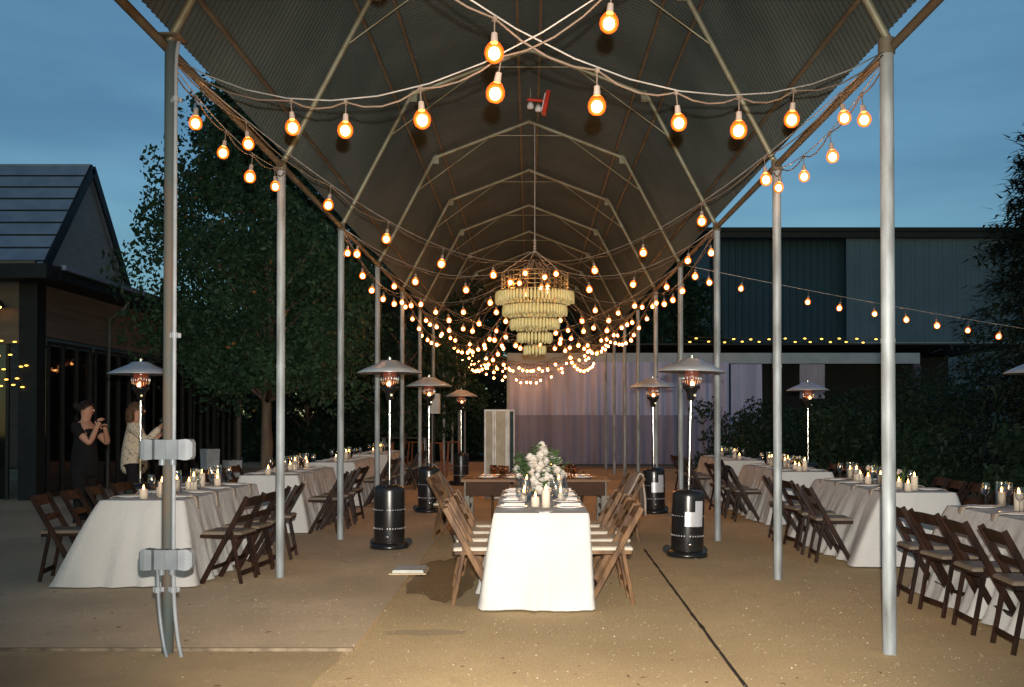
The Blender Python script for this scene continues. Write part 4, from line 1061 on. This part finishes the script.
# ------------------------------------------------------------------ people
def skin_body(name, joints, edges, m, parent=None, loc=(0,0,0), rz=0., sub=2):
    names = list(joints); me = bpy.data.meshes.new(name)
    me.from_pydata([joints[k][0] for k in names], [(names.index(a), names.index(b)) for a, b in edges], [])
    me.materials.append(m); o = bpy.data.objects.new(name, me); COL.objects.link(o); o.location = loc; o.rotation_euler.z = rz
    if parent: o.parent = parent
    md = o.modifiers.new('skin', 'SKIN'); md.use_smooth_shade = True
    for i, k in enumerate(names):
        rr = joints[k][1]; me.skin_vertices[0].data[i].radius = rr if isinstance(rr, tuple) else (rr, rr)
    me.skin_vertices[0].data[0].use_root = True
    s_ = o.modifiers.new('sub', 'SUBSURF'); s_.levels = sub; s_.render_levels = sub
    return o
def person(loc, rz, label, top_m, hair_m, lower_m, arms, headturn, longhair, sleeve=True):
    """faces local +x; arms = two lists of (shoulder, elbow, wrist)"""
    J = {'pelvis':((0,0,.96),(.085,.07)), 'waist':((0,0,1.10),(.09,.07)), 'chest':((.01,0,1.30),(.150,.105)), 'upper':((0,0,1.40),(.12,.08)), 'neck':((.01,0,1.475),(.052,.052)), 'headb':((.025,0,1.54),(.06,.062)), 'headc':((.03,0,1.62),(.083,.092)), 'headt':((.022,0,1.685),(.066,.07))}
    E = [('pelvis','waist'),('waist','chest'),('chest','upper'),('upper','neck'),('neck','headb'),('headb','headc'),('headc','headt')]
    for s, nm in ((-1,'r'),(1,'l')):
        J['hip'+nm] = ((0,s*.08,.86),.065); J['knee'+nm] = ((.01,s*.10,.50),.058); J['ank'+nm] = ((-.01,s*.10,.09),.038); J['toe'+nm] = ((.15,s*.12,.03),.034)
        E += [('pelvis','hip'+nm),('hip'+nm,'knee'+nm),('knee'+nm,'ank'+nm),('ank'+nm,'toe'+nm)]
        sh, el, wr = arms[0 if s < 0 else 1]
        J['sh'+nm] = ((0,s*.175,1.39),.056); J['el'+nm] = (el,.042); J['wr'+nm] = (wr,.027)
        d = (Vector(wr)-Vector(el)).normalized(); J['palm'+nm] = (tuple(Vector(wr)+d*.06),(.034,.02))
        E += [('upper','sh'+nm),('sh'+nm,'el'+nm),('el'+nm,'wr'+nm),('wr'+nm,'palm'+nm)]
    o = skin_body('person', J, E, SKINM, None, loc, rz); tag(o, label, 'person')
    # fingers
    for s, nm in ((-1,'r'),(1,'l')):
        sh, el, wr = arms[0 if s < 0 else 1]; d = (Vector(wr)-Vector(el)).normalized(); pb = Vector(wr)+d*.075
        x = d.cross(Vector((0,0,1))); x = x.normalized() if x.length > .1 else Vector((0,1,0)); y = d.cross(x)
        b = MB()
        for k in range(4):
            p0 = pb+x*(k-1.5)*.018; ln = (.062,.072,.067,.052)[k]; b.tube([p0, p0+d*ln*.5+y*.006, p0+d*ln*.8+y*.024, p0+d*ln*.85+y*.04], [.0095,.009,.008,.006], SKINM, 6)
        p0 = Vector(wr)+d*.03+x*.03*s; b.tube([p0, p0+d*.025+x*.022*s, p0+d*.052+x*.03*s+y*.01], [.012,.010,.007], SKINM, 6)
        part(b, 'hand', o)
    # face
    b = MB(); hx = .03
    b.ball((hx+.094,0,1.605), .013, SKINM, 8, 6, (1,.8,1.4)); b.ball((hx+.083,0,1.568), .012, mat('lips',(.35,.10,.09),.5), 8, 5, (.6,1.6,.5))
    for s in (-1,1):
        b.ball((hx+.080,s*.030,1.632), .0085, mat('eye_dark',(.02,.015,.012),.2), 8, 5, (.6,1.2,.7)); b.box((hx+.087,s*.030,1.648),(.008,.030,.006),hair_m); b.ball((hx-.005,s*.088,1.61), .017, SKINM, 8, 5, (.7,.4,1.3))
    part(b, 'face', o)
    # hair
    b = MB(); V = []; n, k = 18, 12
    for j in range(k+1):
        ph = j/k*PI*.62
        for i in range(n):
            t = 2*PI*i/n; front = max(0, math.cos(t)); ph2 = ph*(1-.42*front); rr = .104+.006*noise.noise((i*.7,j*.6,loc[0]))
            V.append((hx-.012+rr*.98*math.sin(ph2)*math.cos(t), rr*.92*math.sin(ph2)*math.sin(t), 1.625+rr*1.02*math.cos(ph2)))
    b.add(V, [(j*n+i, j*n+(i+1)%n, (j+1)*n+(i+1)%n, (j+1)*n+i) for j in range(k) for i in range(n)], hair_m, True)
    if longhair: b.lathe([(.0,.0),(.075,-.01),(.095,-.07),(.09,-.18),(.07,-.27),(.02,-.32),(0,-.32)], hair_m, (-.045,0,1.66), 14, sx=.7)
    else: b.ball((-.105,0,1.66), .045, hair_m, 10, 7)
    part(b, 'hair', o)
    # clothes follow the body
    JT = {'w':((0,0,.76),(.19,.16)), 'm':((0,0,1.10),(.170,.140)), 'c':((.01,0,1.29),(.166,.120)), 'u':((0,0,1.40),(.125,.09)), 'n':((.005,0,1.445),(.068,.064))}
    ET = [('w','m'),('m','c'),('c','u'),('u','n')]
    for s, nm in ((-1,'r'),(1,'l')):
        sh, el, wr = arms[0 if s < 0 else 1]
        e2 = Vector(el) if sleeve else Vector((0,s*.175,1.39)).lerp(Vector(el), .55)
        JT['s'+nm] = ((0,s*.178,1.39),.070); JT['e'+nm] = (tuple(e2), .058); ET += [('u','s'+nm),('s'+nm,'e'+nm)]
        if sleeve: JT['f'+nm] = (tuple(Vector(el).lerp(Vector(wr), .8)), .042); ET.append(('e'+nm,'f'+nm))
    reg(skin_body('blouse', JT, ET, top_m, o))
    JL = {'p':((0,0,1.02),(.160,.135))}; EL = []
    for s, nm in ((-1,'r'),(1,'l')):
        JL['h'+nm] = ((0,s*.09,.88),.108); JL['k'+nm] = ((.01,s*.10,.50),.078); JL['a'+nm] = ((-.01,s*.10,.13),.066); EL += [('p','h'+nm),('h'+nm,'k'+nm),('k'+nm,'a'+nm)]
    reg(skin_body('trousers', JL, EL, lower_m, o))
    b = MB()
    for s in (-1,1): b.lathe([(0,0),(.045,0),(.05,.03),(.045,.07),(.035,.10)], BLACKMAT, (0.0,s*.10,0), 12, sx=1.2); b.ball((.10,s*.115,.035), .048, BLACKMAT, 10, 6, (1.7,.9,.75))
    part(b, 'shoe', o)
    return o
person((-5.42, 12.2, .016), math.radians(-10), 'woman in a dark short-sleeved top with dark pinned-up hair, hands raised to her chin', BLACKCL, HAIRD, BLACKCL,
       [((0,0,0),(.20,-.20,1.20),(.20,-.04,1.42)), ((0,0,0),(.18,.20,1.20),(.24,.06,1.36))], 0, False, sleeve=False)
person((-5.13, 13.0, .016), math.radians(20), 'person in a cream patterned blouse with brown hair, one hand raised holding a phone', BLOUSE, HAIRB, BLACKCL,
       [((0,0,0),(.16,-.26,1.22),(.36,-.20,1.44)), ((0,0,0),(.12,.24,1.14),(.33,.16,1.30))], 0, True)
b = MB(); b.box((0,0,0),(.075,.010,.15),BLACKMAT,bev=.004); b.box((0,-.006,0),(.068,.002,.135),mat('phone_screen',(.02,.03,.05),.1))
o = b.obj('phone', loc=(-4.70, 12.93, 1.53)); o.rotation_euler = (0,.7,.4); tag(o, 'dark phone held up by the person in the patterned blouse', 'phone')

# ------------------------------------------------------------------ light
SKYT, SKYS = (.78,1.0,1.03), .125
def look(loc, tgt): return (Vector(tgt)-Vector(loc)).to_track_quat('-Z','Y').to_euler()
w = bpy.data.worlds.new('World'); sc.world = w; w.use_nodes = True; nt = w.node_tree; bg = nt.nodes['Background']
sky = nt.nodes.new('ShaderNodeTexSky'); sky.sky_type = 'NISHITA'; sky.sun_disc = False
sky.sun_elevation = math.radians(8.0); sky.sun_rotation = math.radians(180); sky.air_density = 1.; sky.dust_density = .3; sky.ozone_density = 2.0
tc = nt.nodes.new('ShaderNodeTexCoord'); mp = nt.nodes.new('ShaderNodeMapping'); mp.inputs['Scale'].default_value = (1.0, 1.0, 4.5)
nz = nt.nodes.new('ShaderNodeTexNoise'); nz.inputs['Scale'].default_value = 1.6; nz.inputs['Detail'].default_value = 5
mr = nt.nodes.new('ShaderNodeMapRange'); mr.inputs[1].default_value = .36; mr.inputs[2].default_value = .62
nt.links.new(tc.outputs['Generated'], mp.inputs[0]); nt.links.new(mp.outputs[0], nz.inputs['Vector']); nt.links.new(nz.outputs['Fac'], mr.inputs[0])
mx = nt.nodes.new('ShaderNodeMix'); mx.data_type = 'RGBA'; mx.blend_type = 'MULTIPLY'; mx.inputs[0].default_value = 1.
nt.links.new(sky.outputs[0], mx.inputs[6]); nt.links.new(nmix(nt, SKYT, (.46,.64,.74), mr.outputs[0]), mx.inputs[7])
nt.links.new(mx.outputs[2], bg.inputs[0]); bg.inputs[1].default_value = SKYS
# the photographer's flash, just above the lens
L = bpy.data.lights.new('camera_flash', 'SPOT'); L.energy = 5900; L.spot_size = math.radians(68); L.spot_blend = 1.; L.shadow_soft_size = .02; L.color = (1.,.93,.84)
o = bpy.data.objects.new('camera_flash', L); COL.objects.link(o); o.location = (.03, -.02, 1.66); o.rotation_euler = look(o.location, (.25, 10, 1.45))

cam = bpy.data.cameras.new('camera'); co = bpy.data.objects.new('camera', cam); COL.objects.link(co); sc.camera = co
cam.sensor_width = 36; cam.lens = 35.16; cam.clip_end = 2000; cam.clip_start = .05
co.location = (0,0,1.5); co.rotation_euler = (math.radians(90.8), 0, 0); cam.shift_y = 63/1024; cam.shift_x = -17/1024
sc.view_settings.view_transform = 'Standard'; sc.view_settings.look = 'None'; sc.view_settings.exposure = 0; sc.view_settings.gamma = 1
sc.cycles.max_bounces = 5; sc.cycles.transparent_max_bounces = 24; sc.cycles.glossy_bounces = 3; sc.cycles.diffuse_bounces = 3
sc.cycles.sample_clamp_indirect = 4; sc.cycles.caustics_reflective = False; sc.cycles.caustics_refractive = False
sc.cycles.use_denoising = True
print('bulbs', NB, 'objects', len(sc.objects))
